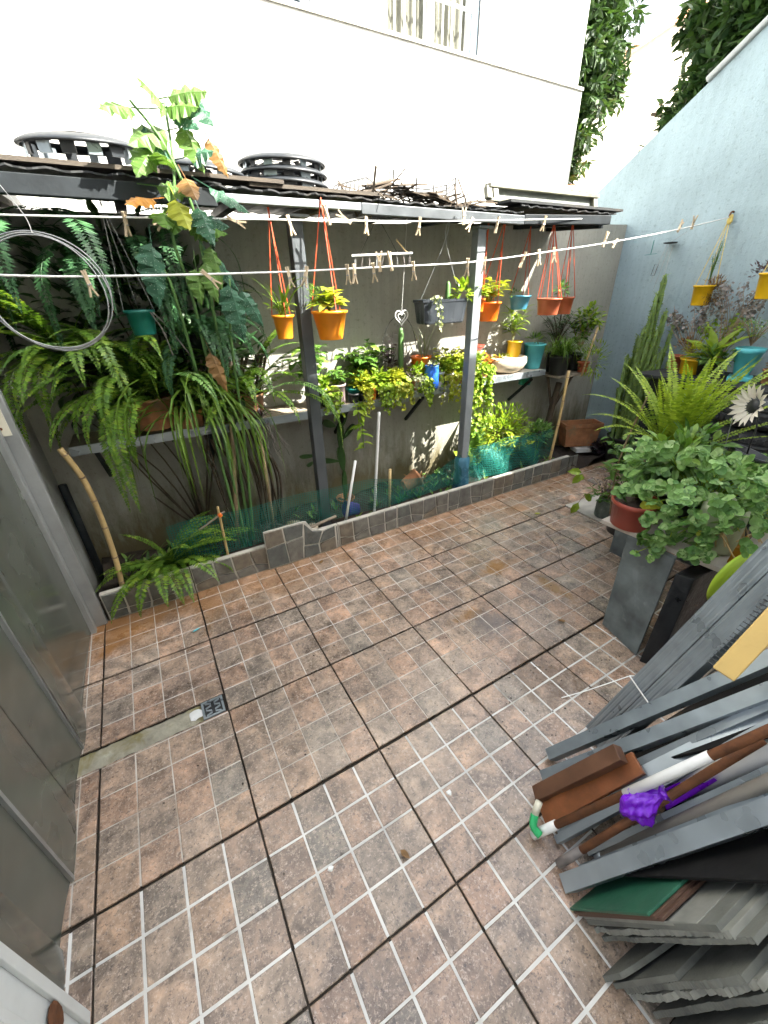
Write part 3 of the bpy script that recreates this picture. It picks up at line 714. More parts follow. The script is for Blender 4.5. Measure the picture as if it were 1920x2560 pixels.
def stemmed(base, n, h, spread, L, W, per=7, round_=False, droop=0.0, up=.55):
    """stems with leaves set along them: returns stems, leaves"""
    s = MB(); lf = MB(); base = V(base)
    for i in range(n):
        a = i*2.4+rnd.uniform(-.4,.4); k = rnd.uniform(.25,1)
        tip = base + V((math.cos(a)*spread*k, math.sin(a)*spread*k, h*rnd.uniform(.6,1.05)*(1-.25*k) - droop*k))
        mid = base.lerp(tip,.5) + V((0,0,h*.12))
        pts = smoothpts([base, mid, tip], 5)
        s.tube(pts, [.0032*(1-.07*j) for j in range(len(pts))], 4)
        for q in range(per):
            t = .3+.7*(q+rnd.random()*.6)/per; p = pts[min(len(pts)-1, int(t*(len(pts)-1)))]
            b = rnd.uniform(0,6.28); d = V((math.cos(b), math.sin(b), rnd.uniform(-.25,up))).normalized()
            if round_: lf.roundleaf(p+d*L*.6, (d*.4+V((rnd.uniform(-.3,.3),rnd.uniform(-.3,.3),1))), L*rnd.uniform(.4,.62), 7)
            else: lf.leaf(p+d*.006, d, V((rnd.uniform(-.3,.3),rnd.uniform(-.3,.3),1)), L*rnd.uniform(.7,1.2), W*rnd.uniform(.8,1.15))
    return s, lf
def trailing(c, n, length, spread, r, mat_n=26, out=(0,-1)):
    s = MB(); lf = MB(); c = V(c)
    for i in range(n):
        off = V((rnd.uniform(-spread,spread), rnd.uniform(-.02,.02), 0)); ln = length*rnd.uniform(.35,1.0)
        p0 = c+off; p1 = p0+V((out[0]*.04+rnd.uniform(-.02,.02), out[1]*.05, .015)); p2 = p1+V((rnd.uniform(-.02,.02), -.01, -ln*.5)); p3 = p2+V((rnd.uniform(-.03,.03), 0, -ln*.5))
        pts = smoothpts([p0,p1,p2,p3], 8); s.tube(pts, .0013, 3, False)
        for q in range(int(mat_n*ln/length)+4):
            p = pts[rnd.randrange(1, len(pts))]; d = rdir(-.6,.6)
            lf.roundleaf(p+d*r*.9, d+V((0,-.3,.5)), r*rnd.uniform(.6,1.1), 6)
    return s, lf
def fern(name, label, base, fr, mat, pot=None, cat='fern'):
    """fr: list of (azimuth deg, elevation deg, length, droop, pinna, [base offset])"""
    t = thing(name, label, cat, base)
    if pot: obj('pot', pot_mb((base[0],base[1],base[2]-pot[2]+.02), *pot[:3]), pot[3], t, smooth=True)
    for f in fr:
        mb = MB(); off = V(f[5]) if len(f) > 5 else V((rnd.uniform(-.03,.03), rnd.uniform(-.03,.03), 0))
        mb.frond(V(base)+off, math.radians(f[0]), math.radians(f[1]), f[2], f[3], f[4], side=rnd.uniform(-.6,.6))
        obj('frond', mb, f[6] if len(f) > 6 else mat, t)
    return t
def rnd_fronds(n, az0, az1, el0, el1, l0, l1, dr0, dr1, pin):
    return [(rnd.uniform(az0,az1), rnd.uniform(el0,el1), rnd.uniform(l0,l1), rnd.uniform(dr0,dr1), pin*rnd.uniform(.85,1.15)) for _ in range(n)]

# shelf along the wall
sh = thing('wall_shelf', 'long grey shelf of planks fixed along the garden wall', 'shelf', (1.7,.35,.85))
for x0, x1, z in ((.10,.78,.843),(.785,1.42,.835),(1.425,2.06,.838),(2.065,2.60,.858),(2.72,3.42,.868)):
    g = MB(); g.box(x0, x1, .245, .497, z-.008, z+.012); obj('plank', g, M['wood_old'] if x1 < 2.1 else M['slab'], sh)
    g = MB(); g.box(x0, x1, .232, .243, z-.03, z+.016); obj('edge_angle', g, M['steel'], sh)
for x in (.2,.75,1.6,2.2,2.85,3.3):
    g = MB(); g.beam((x,.49,.60),(x,.26,.815),.02,.02); obj('bracket', g, M['dark_metal'], sh)

# --- the ferns and straps at the left
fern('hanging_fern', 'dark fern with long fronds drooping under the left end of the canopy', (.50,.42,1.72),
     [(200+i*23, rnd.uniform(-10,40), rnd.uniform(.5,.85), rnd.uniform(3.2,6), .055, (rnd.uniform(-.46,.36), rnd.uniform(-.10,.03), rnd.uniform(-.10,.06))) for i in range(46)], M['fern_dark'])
fern('shelf_fern', 'big bushy fern on the left shelf with fronds arching every way', (.50,.30,1.02),
     rnd_fronds(44, 150, 395, 20, 80, .42, .75, 2.2, 4.8, .052) +
     [(188,50,.80,3.3,.055),(196,66,.85,3.6,.055),(205,48,.70,4.2,.055),(172,60,.7,3.0,.05),(215,60,.66,3.6,.05),(228,42,.58,4.6,.05)] +
     [(202,58,.95,4.6,.052,(-.03,-.05,.1),M['leaf_mint']),(300,40,.52,4.2,.05,(.05,-.06,.05),M['leaf_mint'])] +
     [(250,20,.75,5.5,.042,(-.08,-.04,0)),(262,14,.7,6.0,.04,(-.16,-.03,0)),(200,64,.75,3.0,.05,(0,0,.1)),(185,40,.62,4.2,.05,(-.05,0,.12))],
     M['fern'], pot=(.12,.09,.16,M['clay']))
fern('shelf_fern', 'fern in a pot left of the first post, fronds arching right', (1.0,.30,.97),
     rnd_fronds(13, 180, 400, 20, 70, .35, .6, 2.5, 5, .045) + [(-12,50,.55,3.0,.045),(-40,35,.6,4.2,.05,(.05,-.05,0),M['leaf_mint']),(-48,20,.75,4.2,.045,(.08,-.04,0)),(20,62,.5,1.6,.045),(5,70,.55,2.0,.04),(-20,55,.6,2.4,.045)],
     M['fern'], pot=(.09,.07,.12,M['clay']))
fern('ground_fern', 'fern growing in the planter behind the left end of the kerb', (.36,.14,.13),
     rnd_fronds(26, 170, 390, 25, 75, .30, .52, 2.6, 4.6, .046) + [(262,40,.46,4.2,.05),(250,35,.48,4.6,.05),(330,45,.5,2.6,.05),(350,40,.55,2.6,.045),(275,30,.42,5,.045),(-5,30,.6,2.2,.045)], M['fern'])
fern('shelf_fern', 'fern with yellowish fronds arching left beside the side wall', (.24,.36,1.25),
     rnd_fronds(24, 150, 380, 15, 75, .4, .66, 2.4, 5, .05) + [(180+8*i, 40+6*i, .62, 3.2, .05) for i in range(6)], M['fern'], pot=(.09,.07,.12,M['black_pl']))
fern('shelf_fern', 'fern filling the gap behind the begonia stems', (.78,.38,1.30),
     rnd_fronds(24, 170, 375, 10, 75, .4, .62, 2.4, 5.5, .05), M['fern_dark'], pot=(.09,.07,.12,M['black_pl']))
cr = thing('wall_creeper', 'mass of dark creeper leaves on the wall behind the ferns', 'creeper', (.55,.47,.9))
g = bush((.55,.46,1.32),(.55,.035,.5),900,.085,.035,-1,True); obj('foliage', g, M['leaf_dark'], cr)
obj('stem', stems_mb((.6,.47,.1), [(rnd.uniform(.1,1.05),.47,rnd.uniform(.9,1.7)) for _ in range(14)], .006, .1), M['bark'], cr)
sg = thing('strap_plant', 'grassy strap leaved plant drooping from the left shelf', 'plant', (.66,.28,.90))
for k in range(3):
    g = MB()
    for i in range(20):
        g.strap((.66+rnd.uniform(-.09,.09)+k*.03, .27+rnd.uniform(-.05,.04), .93), rnd.uniform(3.4,6.1), rnd.uniform(.2,1.2), rnd.uniform(.45,.85), rnd.uniform(.009,.017), rnd.uniform(4,8), 10)
    obj('foliage', g, M['grass'], sg)
obj('pot', pot_mb((.66,.30,.853), .085, .07, .10), M['clay'], sg, smooth=True)
# cane begonia: stems climb from the planter through the canopy edge
be = thing('cane_begonia', 'tall cane begonia with big spotted leaves rising above the canopy', 'plant', (.80,.20,.08))
stems = [[(.80,.22,.05),(.80,.16,.7),(.78,.02,1.45),(.745,-.05,1.70),(.80,-.06,1.90),(.82,-.04,2.11)], [(.83,.22,.05),(.86,.15,.9),(.85,-.02,1.6),(.84,-.06,1.80),(.78,-.08,1.98),(.70,-.10,2.08)],
         [(.78,.22,.05),(.74,.1,1.0),(.70,-.06,1.5),(.66,-.1,1.62)], [(.85,.2,.1),(.9,.12,.8),(.90,-.02,1.3),(.93,-.08,1.55)]]
g = MB()
for s in stems:
    p = smoothpts(s, 6); g.tube(p, [.009-.005*i/len(p) for i in range(len(p))], 6)
obj('stem', g, M['cactus_lt'], be, smooth=True)
def bleaf(p, d, nrm, L, W, mat, seed=0):
    p = V(p); d = V(d).normalized(); sd = d.cross(V(nrm)).normalized(); up = sd.cross(d); n = 12
    mids = []; ls = []; rs = []
    for i in range(n+1):
        t = i/n; w = W*(math.sin(math.pi*min(1,t**.62))**.8)*(1+(.16 if i%2 else -.08)) if 0<t<1 else 0
        c = p+d*L*t-up*L*.22*t*t
        mids.append(c); ru = math.sin(i*1.9+p.x*40)*.10*w; ls.append(c+sd*w*.58-up*(w*.22-ru)-d*L*.05); rs.append(c-sd*w*.42-up*(w*.16+ru))
    mb = MB(); fs = []
    k = n+1
    for i in range(n): fs += [(i,i+1,k+i+1,k+i),(i,2*k+i,2*k+i+1,i+1)]
    mb.add(mids+ls+rs, fs); mb.tube([p-d*.07+up*.01, p], .0022, 4)
    obj('leaf', mb, mat, be)
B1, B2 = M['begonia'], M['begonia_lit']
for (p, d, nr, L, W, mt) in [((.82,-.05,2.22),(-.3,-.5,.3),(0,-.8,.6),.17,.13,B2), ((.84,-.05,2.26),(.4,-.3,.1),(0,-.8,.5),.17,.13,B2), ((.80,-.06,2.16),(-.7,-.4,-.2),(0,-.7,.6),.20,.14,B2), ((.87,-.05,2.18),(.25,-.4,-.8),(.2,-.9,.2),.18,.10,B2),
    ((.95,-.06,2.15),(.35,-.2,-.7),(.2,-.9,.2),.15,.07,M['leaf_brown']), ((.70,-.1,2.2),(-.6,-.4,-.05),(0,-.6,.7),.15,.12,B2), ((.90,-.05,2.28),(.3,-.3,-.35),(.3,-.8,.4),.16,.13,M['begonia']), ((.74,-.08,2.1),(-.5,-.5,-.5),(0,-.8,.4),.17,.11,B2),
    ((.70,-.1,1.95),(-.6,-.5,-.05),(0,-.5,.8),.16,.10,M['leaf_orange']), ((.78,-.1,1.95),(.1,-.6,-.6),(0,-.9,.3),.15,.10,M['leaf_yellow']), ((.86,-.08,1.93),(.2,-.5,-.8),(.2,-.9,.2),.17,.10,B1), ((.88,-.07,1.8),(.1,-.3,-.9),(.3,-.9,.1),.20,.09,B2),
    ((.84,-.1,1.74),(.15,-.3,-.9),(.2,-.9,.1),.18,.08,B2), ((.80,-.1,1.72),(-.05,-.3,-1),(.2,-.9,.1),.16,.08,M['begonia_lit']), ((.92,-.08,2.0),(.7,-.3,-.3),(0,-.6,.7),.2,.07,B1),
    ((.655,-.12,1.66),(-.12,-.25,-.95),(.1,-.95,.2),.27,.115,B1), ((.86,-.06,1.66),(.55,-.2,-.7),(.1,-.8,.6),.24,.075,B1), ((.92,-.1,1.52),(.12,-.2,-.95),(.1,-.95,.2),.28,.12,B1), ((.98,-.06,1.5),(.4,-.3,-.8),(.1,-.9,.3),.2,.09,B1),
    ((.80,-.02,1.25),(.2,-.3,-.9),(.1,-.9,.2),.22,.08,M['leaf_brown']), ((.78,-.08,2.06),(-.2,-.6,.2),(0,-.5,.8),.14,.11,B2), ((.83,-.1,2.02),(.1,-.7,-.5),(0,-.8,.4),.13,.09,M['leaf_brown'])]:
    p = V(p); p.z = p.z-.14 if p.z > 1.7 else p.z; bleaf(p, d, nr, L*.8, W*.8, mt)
for i in range(10):
    z = rnd.uniform(1.72,2.10); x = .80+rnd.uniform(-.07,.08); a = rnd.uniform(3.3,6.1)
    bleaf((x,-.06,z), (math.cos(a)*.8, math.sin(a)*.5, rnd.uniform(-.9,.2)), (rnd.uniform(-.2,.2),-.8,.5), rnd.uniform(.09,.15), rnd.uniform(.06,.10), rnd.choice((B2,B2,B1,M['leaf'],M['leaf_brown'] if i%3 == 0 else B2)))
# climbing dark stems behind the ferns
st = thing('climbing_stem', 'dark tangled woody stems behind the strap plant', 'plant', (.84,.36,.05))
g = MB()
for i in range(16):
    x = .84+rnd.uniform(-.08,.26)
    g.tube(smoothpts([(x,.36+rnd.uniform(-.04,.06),.06),(x+rnd.uniform(-.05,.05),.34,.45),(x+rnd.uniform(-.1,.05),.30,.85),(x+rnd.uniform(-.1,.1),.26,1.2)],5), rnd.uniform(.003,.012), 5)
obj('stem', g, M['bark'], st)
g = bush((.86,.28,1.15),(.30,.12,.28),240,.075,.028,-1,True); obj('foliage', g, M['leaf_dark'], st)
g = bush((.98,.26,.93),(.10,.06,.06),60,.06,.008,-.6); obj('dry_foliage', g, M['leaf_grey'], st)
ro = thing('air_root_plant', 'reddish plant with pale dangling roots left of the first post', 'plant', (1.02,.18,.86))
g = MB()
for i in range(22):
    a = rnd.uniform(0,6.28); g.strap((1.02,.2,.86), a, rnd.uniform(.1,1.2), rnd.uniform(.07,.14), .012, 8, 5)
obj('foliage', g, M['leaf_purple'], ro)
g = MB()
for i in range(26):
    p = V((1.04+rnd.uniform(-.05,.05),.18+rnd.uniform(-.03,.03),.83)); q = [p]
    for k in range(4): q.append(q[-1]+V((rnd.uniform(-.035,.04),rnd.uniform(-.02,.02),rnd.uniform(-.07,-.02))))
    g.tube(q, .0022, 4)
obj('root', g, M['leaf_grey'], ro)

# --- hanging pots
def hang(label, c, rt, rb, h, mat, top, cord, foliage, n=3, name='hanging_plant', sq=1.0):
    t = plant(name, label, 'hanging plant', c, rt, rb, h, mat, foliage, sq=sq)
    for i in range(n):
        a = 2*math.pi*i/n+.5
        e = V((c[0]+math.cos(a)*rt, c[1]+math.sin(a)*rt*sq, c[2]+h-.006))
        g = MB(); g.tube([V(top)+V((rnd.uniform(-.006,.006),0,0)), e], .0026, 4); obj('cord', g, cord, t)
    return t
s, l = stemmed((1.187,.06,1.385), 7, .10, .06, .05, .012, 5); l2 = MB()
for i in range(12): l2.strap((1.187+rnd.uniform(-.02,.02),.05,1.385), rnd.uniform(2.6,6.2), rnd.uniform(.7,1.45), rnd.uniform(.14,.32), .014, rnd.uniform(4,9), 8)
hang('small orange hanging pot with thin drooping leaves left of first post', (1.187,.06,1.285), .055, .038, .11, M['orange'], (1.175,.04,1.83), M['cord_red'], [('stem',s,M['leaf_lime']),('foliage',l,M['leaf_lime']),('strap_leaf',l2,M['grass'])])
s, l = stemmed((1.41,-.01,1.40), 8, .12, .07, .10, .05, 4); l2 = bush((1.35,-.01,1.45),(.05,.04,.07),220,.03,.004)
hang('larger bright orange hanging pot right of the first post', (1.412,-.01,1.272), .092, .06, .135, M['orange'], (1.405,-.016,1.87), M['cord_red'], [('stem',s,M['leaf_lime']),('foliage',l,M['leaf_yellow']),('fine_foliage',l2,M['fern'])])
# ribbed rectangular planter
t = thing('hanging_planter', 'charcoal rectangular hanging planter box with ribbed sides', 'hanging planter', (2.22,.12,1.30))
g = MB(); n = 40; vs = []
def rect(a, sx, sy):
    c, s_ = math.cos(a), math.sin(a); k = 1/max(abs(c), abs(s_)); return (c*k*sx, s_*k*sy)
prof = [(.86,0),(.9,.006),(1.0,.118),(1.05,.12),(1.05,.135),(1.0,.135),(.96,.11)]
for k, z in prof:
    for j in range(n):
        x, y = rect(2*math.pi*(j+.5)/n, .165*k, .06*k); rib = 1+(.035 if j%4 < 2 and z < .118 else 0)
        vs.append((2.22+x*rib, .12+y*rib, 1.302+z))
fs = [(i*n+j, i*n+(j+1)%n, (i+1)*n+(j+1)%n, (i+1)*n+j) for i in range(len(prof)-1) for j in range(n)]
fs.append(tuple(range(n-1,-1,-1))); fs.append(tuple((len(prof)-1)*n+j for j in range(n)))
g.add(vs, fs); obj('box', g, M['grey_pl'], t)
for x in (2.07, 2.37):
    g = MB(); g.tube(smoothpts([(2.205,.05,1.83),(2.205,.08,1.74),(x,.12,1.44)],4), .0025, 4); obj('wire', g, M['wire'], t)
g = MB(); g.lathe([(.014,0),(.015,.03),(.014,.10),(.006,.115),(0,.118)], 10, (2.27,.12,1.415)); obj('cactus_stem', g, M['cactus_lt'], t, smooth=True)
g = bush((2.37,.1,1.46),(.07,.05,.06),60,.055,.022,-.5,True); obj('foliage', g, M['leaf_lime'], t)
s, l = trailing((2.13,.06,1.43), 3, .42, .02, .010, 50); obj('trailing_stem', s, M['leaf_lime'], t); obj('trailing_foliage', l, M['leaf_pale'], t)
s, l = stemmed((2.67,.18,1.39), 12, .17, .13, .075, .03, 6, up=.8)
hang('vivid orange hanging pot with yellow green leaves right of second post', (2.675,.18,1.288), .082, .062, .118, M['orange_red'], (2.672,.10,1.84), M['cord_red'], [('stem',s,M['leaf_yellow']),('foliage',l,M['leaf_yellow'])])
s, l = stemmed((2.52,.12,1.42), 5, .10, .06, .07, .032, 5)
hang('small red hanging pot half hidden by the second post', (2.55,.15,1.35), .045, .035, .08, M['orange_red'], (2.53,.09,1.83), M['cord_red'], [('stem',s,M['leaf']),('foliage',l,M['leaf_lime'])])
g = bush((3.04,.3,1.44),(.04,.04,.03),40,.03,.012)
hang('small blue hanging pot under the right part of the canopy', (3.09,.3,1.342), .078, .057, .093, M['blue_pot'], (3.06,.25,1.85), M['cord_red'], [('foliage',g,M['leaf'])])
hang('terracotta coloured hanging pot with bundle of cords, nearest the second post', (3.235,.15,1.303), .088, .07, .11, M['terracotta'], (3.11,.10,1.86), M['cord_red'], [], n=6)
g = bush((3.44,.22,1.45),(.05,.04,.05),60,.04,.02,-.3,True)
hang('narrow terracotta hanging pot at the right end of the canopy', (3.54,.25,1.293), .066, .05, .12, M['terracotta'], (3.42,.20,1.875), M['cord_red'], [('foliage',g,M['leaf_mint'])], n=4)
t = plant('hanging_plant', 'square teal hanging pot among the ferns at left', 'hanging plant', (.56,.13,1.34), .062, .046, .10, M['teal'], [])
for i, e in enumerate(((.50,.13,1.44),(.62,.13,1.44),(.56,.19,1.44))):
    g = MB(); g.tube([(.53,.10,1.83), e], .002, 4); obj('cord', g, M['wire'], t)
g = MB(); g.tube(smoothpts([(.60,.08,1.43),(.63,.07,1.36),(.645,.06,1.25)],5), .003, 5); g.tube(smoothpts([(.61,.08,1.43),(.66,.07,1.36),(.72,.05,1.24)],5), .003, 5); obj('dry_root', g, M['leaf_grey'], t)

# --- shelf pots
Z0 = .852
def shelf(label, x, y, rt, rb, h, mat, foliage, z=Z0, name='potted_plant', **k): return plant(name, label, 'potted plant', (x,y,z), rt, rb, h, mat, foliage, **k)
s, l = stemmed((1.40,.34,.95), 14, .30, .14, .085, .045, 6); shelf('leafy green plant in black pot just right of first post', 1.42, .34, .06, .045, .10, M['black_pl'], [('stem',s,M['leaf']),('foliage',l,M['leaf'])])
s, l = stemmed((1.56,.30,.97), 9, .12, .09, .055, .03, 6); shelf('small plant in faded mauve ribbed pot on the shelf', 1.555, .30, .058, .048, .125, M['pink_grey'], [('stem',s,M['leaf']),('foliage',l,M['leaf'])])
s, l = stemmed((1.70,.33,.93), 10, .14, .10, .05, .028, 6); shelf('plant in dark teal pot beside the mauve pot', 1.68, .31, .05, .04, .085, M['teal'], [('stem',s,M['leaf']),('foliage',l,M['leaf'])])
s, l = stemmed((1.80,.40,.95), 22, .28, .20, .075, .045, 7); shelf('broad bushy dark leaved plant at the back of the shelf', 1.80, .41, .07, .055, .11, M['black_pl'], [('stem',s,M['leaf_dark']),('foliage',l,M['leaf'])])
s, l = stemmed((1.80,.28,.93), 9, .10, .08, .05, .03, 6); shelf('lime plant in small orange pot on the shelf', 1.79, .28, .042, .033, .075, M['orange_red'], [('stem',s,M['leaf_lime']),('foliage',l,M['leaf_lime'])])
s, l = stemmed((1.66,.25,.86), 4, .06, .05, .05, .03, 4); s2 = MB(); l2 = MB()
for k in range(2):
    pts = smoothpts([(1.64+k*.03,.25,.87),(1.64+k*.03,.20,.82),(1.65+k*.02,.19,.66-.1*k)],5); s2.tube(pts, .003, 4)
    for p in pts[3:]:
        for _ in range(2):
            b = rnd.uniform(0,6.28); l2.leaf(p, (math.cos(b),math.sin(b),-.2), (0,-.3,1), .075, .028)
shelf('lime leaved creeper spilling over the shelf edge above the paddle cactus', 1.66, .27, .04, .03, .06, M['black_pl'], [('stem',s2,M['leaf_lime']),('foliage',l2,M['leaf_lime'])])
s, l = stemmed((1.92,.29,.90), 12, .14, .09, .035, .018, 8); a, b2 = trailing((1.93,.26,.93), 6, .13, .05, .010, 22)
shelf('yellow green feathery succulent in black pot on the shelf', 1.92, .30, .05, .04, .06, M['black_pl'], [('stem',s,M['leaf_yellow']),('foliage',l,M['leaf_yellow']),('trailing_foliage',b2,M['leaf_lime'])])
g = MB()
for i in range(26):
    d = rdir(-.5,.9); g.roundleaf(V((2.02,.25,.90))+V((d.x*.07,d.y*.05-.01,d.z*.07)), d+V((0,-.5,.3)), rnd.uniform(.018,.034), 8)
shelf('pale rosette succulent with round leaves hanging over shelf edge', 2.02, .27, .045, .04, .05, M['clay'], [('foliage',g,M['leaf_lime'])])
s, l = stemmed((2.03,.42,.95), 7, .30, .08, .045, .024, 7); shelf('tall dark purple leaved plant at back of the shelf', 2.03, .42, .05, .04, .10, M['black_pl'], [('stem',s,M['leaf_purple']),('foliage',l,M['leaf_purple'])])
s, l = trailing((2.12,.25,.95), 9, .15, .045, .009, 26); g = bush((2.12,.27,.96),(.06,.05,.05),130,.02,.012)
shelf('silvery grey succulent cluster on the shelf beside the blue pot', 2.12, .28, .05, .042, .07, M['clay'], [('stem',s,M['leaf_grey']),('foliage',l,M['leaf_pale']),('rosette',g,M['leaf_grey'])], z=.872)
ct = shelf('slender column cactus standing behind the silvery succulent', 2.14, .42, .04, .032, .08, M['black_pl'], [], z=.872)
g = MB(); g.lathe([(.016,0),(.019,.06),(.018,.26),(.012,.295),(0,.302)], 12, (2.115,.42,.965), skip=None); obj('column', g, M['cactus_lt'], ct, smooth=True)
wl = MB(); wl.tube([V((2.09+.14*math.cos(a), .40, 1.10+.24*math.sin(a))) for a in [math.pi*i/20 for i in range(21)]], .0025, 4)
tag(obj('wire_arch', wl, M['wire_dark']), 'thin dark wire arch above the column cactus', 'wire')
s, l = stemmed((2.25,.36,1.05), 5, .12, .05, .05, .02, 4); g = MB()
for i in range(10): g.strap((2.27+rnd.uniform(-.03,.03),.36,1.06), rnd.uniform(0,6.28), 1.3, rnd.uniform(.12,.25), .008, 2.5, 6)
shelf('vivid orange square pot raised behind the blue wrapped pot', 2.25, .37, .075, .06, .12, M['orange_red'], [('foliage',g,M['leaf_pale'])], z=.955)
obj('block', MB().box(2.19,2.31,.31,.43,.872,.953), M['clay'], bpy.data.objects['potted_plant.%03d' % (len([o for o in bpy.data.objects if o.name.startswith('potted_plant')])-1)])
g = MB(); g.lathe([(0,0),(.046,0),(.052,.02),(.047,.07),(.054,.12),(.045,.15),(.05,.155),(.03,.14),(0,.13)], 16, (2.262,.25,.872), wob=.09); t = thing('wrapped_pot', 'pot wrapped in bright blue plastic at the shelf edge', 'wrapped pot', (2.262,.25,.872)); obj('wrap', g, M['blue_cloth'], t, smooth=True); g = bush((2.262,.25,1.03),(.03,.03,.02),20,.03,.01); obj('foliage', g, M['leaf_pale'], t)
g = bush((2.34,.27,1.0),(.05,.04,.05),90,.035,.02,-.2,True); shelf('white tapered pot beside the blue wrapped pot', 2.345, .275, .040, .030, .10, M['white_plastic'], [('foliage',g,M['leaf_lime'])], z=.872)
g = bush((2.44,.27,1.0),(.06,.05,.06),110,.035,.02,-.2,True); shelf('cloudy grey white cup pot near the second post', 2.43, .275, .042, .034, .085, M['slab'], [('foliage',g,M['leaf_lime'])], z=.872)
s, l = stemmed((2.48,.33,.97), 20, .17, .17, .05, .03, 8, up=.6); shelf('large yellow green bush on the shelf behind the second post', 2.47, .37, .08, .06, .11, M['black_pl'], [('stem',s,M['leaf_yellow']),('foliage',l,M['leaf_yellow'])], z=.872)
s, l = trailing((2.52,.24,.93), 9, .38, .06, .013, 26); shelf('pale trailing succulent hanging left of the second post', 2.52, .27, .045, .035, .05, M['clay'], [('stem',s,M['leaf_pale']),('foliage',l,M['leaf_yellow'])], z=.872)
s, l = trailing((2.68,.22,.95), 16, .52, .07, .017, 34); g = bush((2.68,.24,.97),(.09,.07,.09),120,.05,.03,-.4,True); shelf('lime green creeper cascading down right of the second post', 2.68, .27, .06, .045, .07, M['black_pl'], [('stem',s,M['leaf_lime']),('foliage',l,M['leaf_lime']),('upper_foliage',g,M['leaf_lime'])], z=.872)
t = thing('stacked_dish', 'red and white dishes stacked behind the stone bowl', 'dish', (2.80,.40,.90))
for i, (z, mt) in enumerate(((.88,'clay'),(.93,'white_plastic'),(.985,'terracotta'),(1.03,'white_plastic'),(1.075,'red_pot'))):
    g = MB(); g.lathe([(0,0),(.05,0),(.075,.03),(.07,.032),(.048,.008),(0,.006)], 18, (2.78+.012*(i%2),.40,z)); obj('dish', g, M[mt], t, smooth=True)
obj('spacer', MB().box(2.74,2.82,.37,.43,.881,1.07), M['clay'], t)
s, l = stemmed((2.86,.33,.93), 8, .13, .13, .06, .02, 6); shelf('orange leaved succulent left of the stone bowl', 2.84, .33, .05, .04, .06, M['clay'], [('stem',s,M['leaf_orange']),('foliage',l,M['leaf_orange'])], z=.88)
t = thing('stone_bowl', 'wide rounded pebble stone bowl on the right shelf', 'stone bowl', (3.08,.34,.882))
g = MB(); g.lathe([(0,0),(.09,.0),(.155,.03),(.185,.075),(.175,.115),(.15,.122),(.13,.105),(0,.10)], 22, (3.08,.335,.882), wob=.03, sq=.62); obj('bowl', g, M['pebble'], t, smooth=True)
g = bush((3.02,.33,.995),(.08,.05,.03),50,.03,.02); obj('foliage', g, M['leaf_yellow'], t)
s, l = stemmed((3.19,.42,1.10), 12, .26, .13, .10, .022, 6, up=.9); shelf('spiky plant in bright yellow wrapped pot behind the bowl', 3.21, .41, .062, .055, .16, M['yellow'], [('stem',s,M['leaf_pale']),('foliage',l,M['leaf_lime'])], z=.945)
obj('block', MB().box(3.15,3.27,.35,.47,.881,.943), M['clay'], bpy.data.objects['potted_plant.%03d' % (len([o for o in bpy.data.objects if o.name.startswith('potted_plant')])-1)])
g = bush((3.39,.36,1.10),(.06,.06,.04),60,.05,.012); shelf('tall turquoise pot at the right end of the shelf', 3.395, .36, .088, .062, .195, M['turquoise'], [('foliage',g,M['leaf'])], z=.881)
g = MB(); g.lathe([(.05,0),(.055,.05),(.06,.052),(.06,.058),(.0,.058)], 16, (3.33,.36,.755)); t = thing('under_shelf_pot', 'small dark teal pot hanging under the right shelf', 'pot', (3.33,.36,.76)); obj('pot', g, M['teal'], t, smooth=True)
g = MB(); g.tube([(3.28,.36,.81),(3.28,.36,.84)], .003, 4); g.tube([(3.38,.36,.81),(3.38,.36,.84)], .003, 4); obj('hook', g, M['wire_dark'], t)
for i, (x, mt, lab) in enumerate(((1.47,'leaf_lime','lime trailing plant at the shelf edge nearest the first post'),(1.73,'leaf_yellow','yellow green trailing plant between teal and orange shelf pots'),(1.86,'leaf_lime','lime trailing plant right of the small orange shelf pot'),(1.98,'leaf_yellow','yellow trailing succulent at the middle of the shelf edge'),(2.18,'leaf_lime','lime trailing plant left of the blue wrapped pot'),(2.39,'leaf_yellow','small yellow plant between the white and grey cups'),(2.58,'leaf_lime','lime creeper just left of the second post'))):
    s, l = trailing((x,.24,.92), 8, .17, .05, .013, 24); g = bush((x,.29,.95),(.075,.05,.075),150,.045,.024,-.3,True)
    shelf(lab, x, .285, .04, .032, .05, M['black_pl'], [('stem',s,M[mt]),('trailing_foliage',l,M[mt]),('foliage',g,M[mt])], z=.853 if x < 2.06 else .873)
# plant stand with spider plant at the wall corner
ps = thing('plant_stand', 'dark branching plant stand near the wall corner', 'plant stand', (3.78,.33,.0))
g = MB(); g.tube(smoothpts([(3.74,.36,.02),(3.73,.36,.4),(3.76,.34,.72)],4), .028, 7); g.tube([(3.75,.35,.5),(3.86,.28,.80)], .014, 6); g.tube([(3.74,.35,.45),(3.62,.36,.78)], .014, 6); obj('trunk', g, M['bark'], ps, smooth=True)
g = MB(); g.frame_box((3.76,.31,.808),(.21,0,0),(0,.13,0),(0,0,.008)); obj('board', g, M['wood_old'], ps)
g = MB()
for i in range(150): g.strap((3.62+rnd.uniform(-.08,.08),.26+rnd.uniform(-.06,.06),.98), rnd.uniform(0,6.28), rnd.uniform(.4,1.3), rnd.uniform(.22,.40), .008, rnd.uniform(6,11), 8)
plant('spider_plant', 'spider plant with fine arching leaves on the corner stand', 'spider plant', (3.62,.27,.818), .09, .07, .15, M['black_pl'], [('foliage',g,M['grass'])])
s, l = stemmed((3.90,.30,.98), 18, .42, .22, .07, .03, 8); g = bush((3.92,.28,1.22),(.12,.1,.12),170,.05,.026,-.6,True)
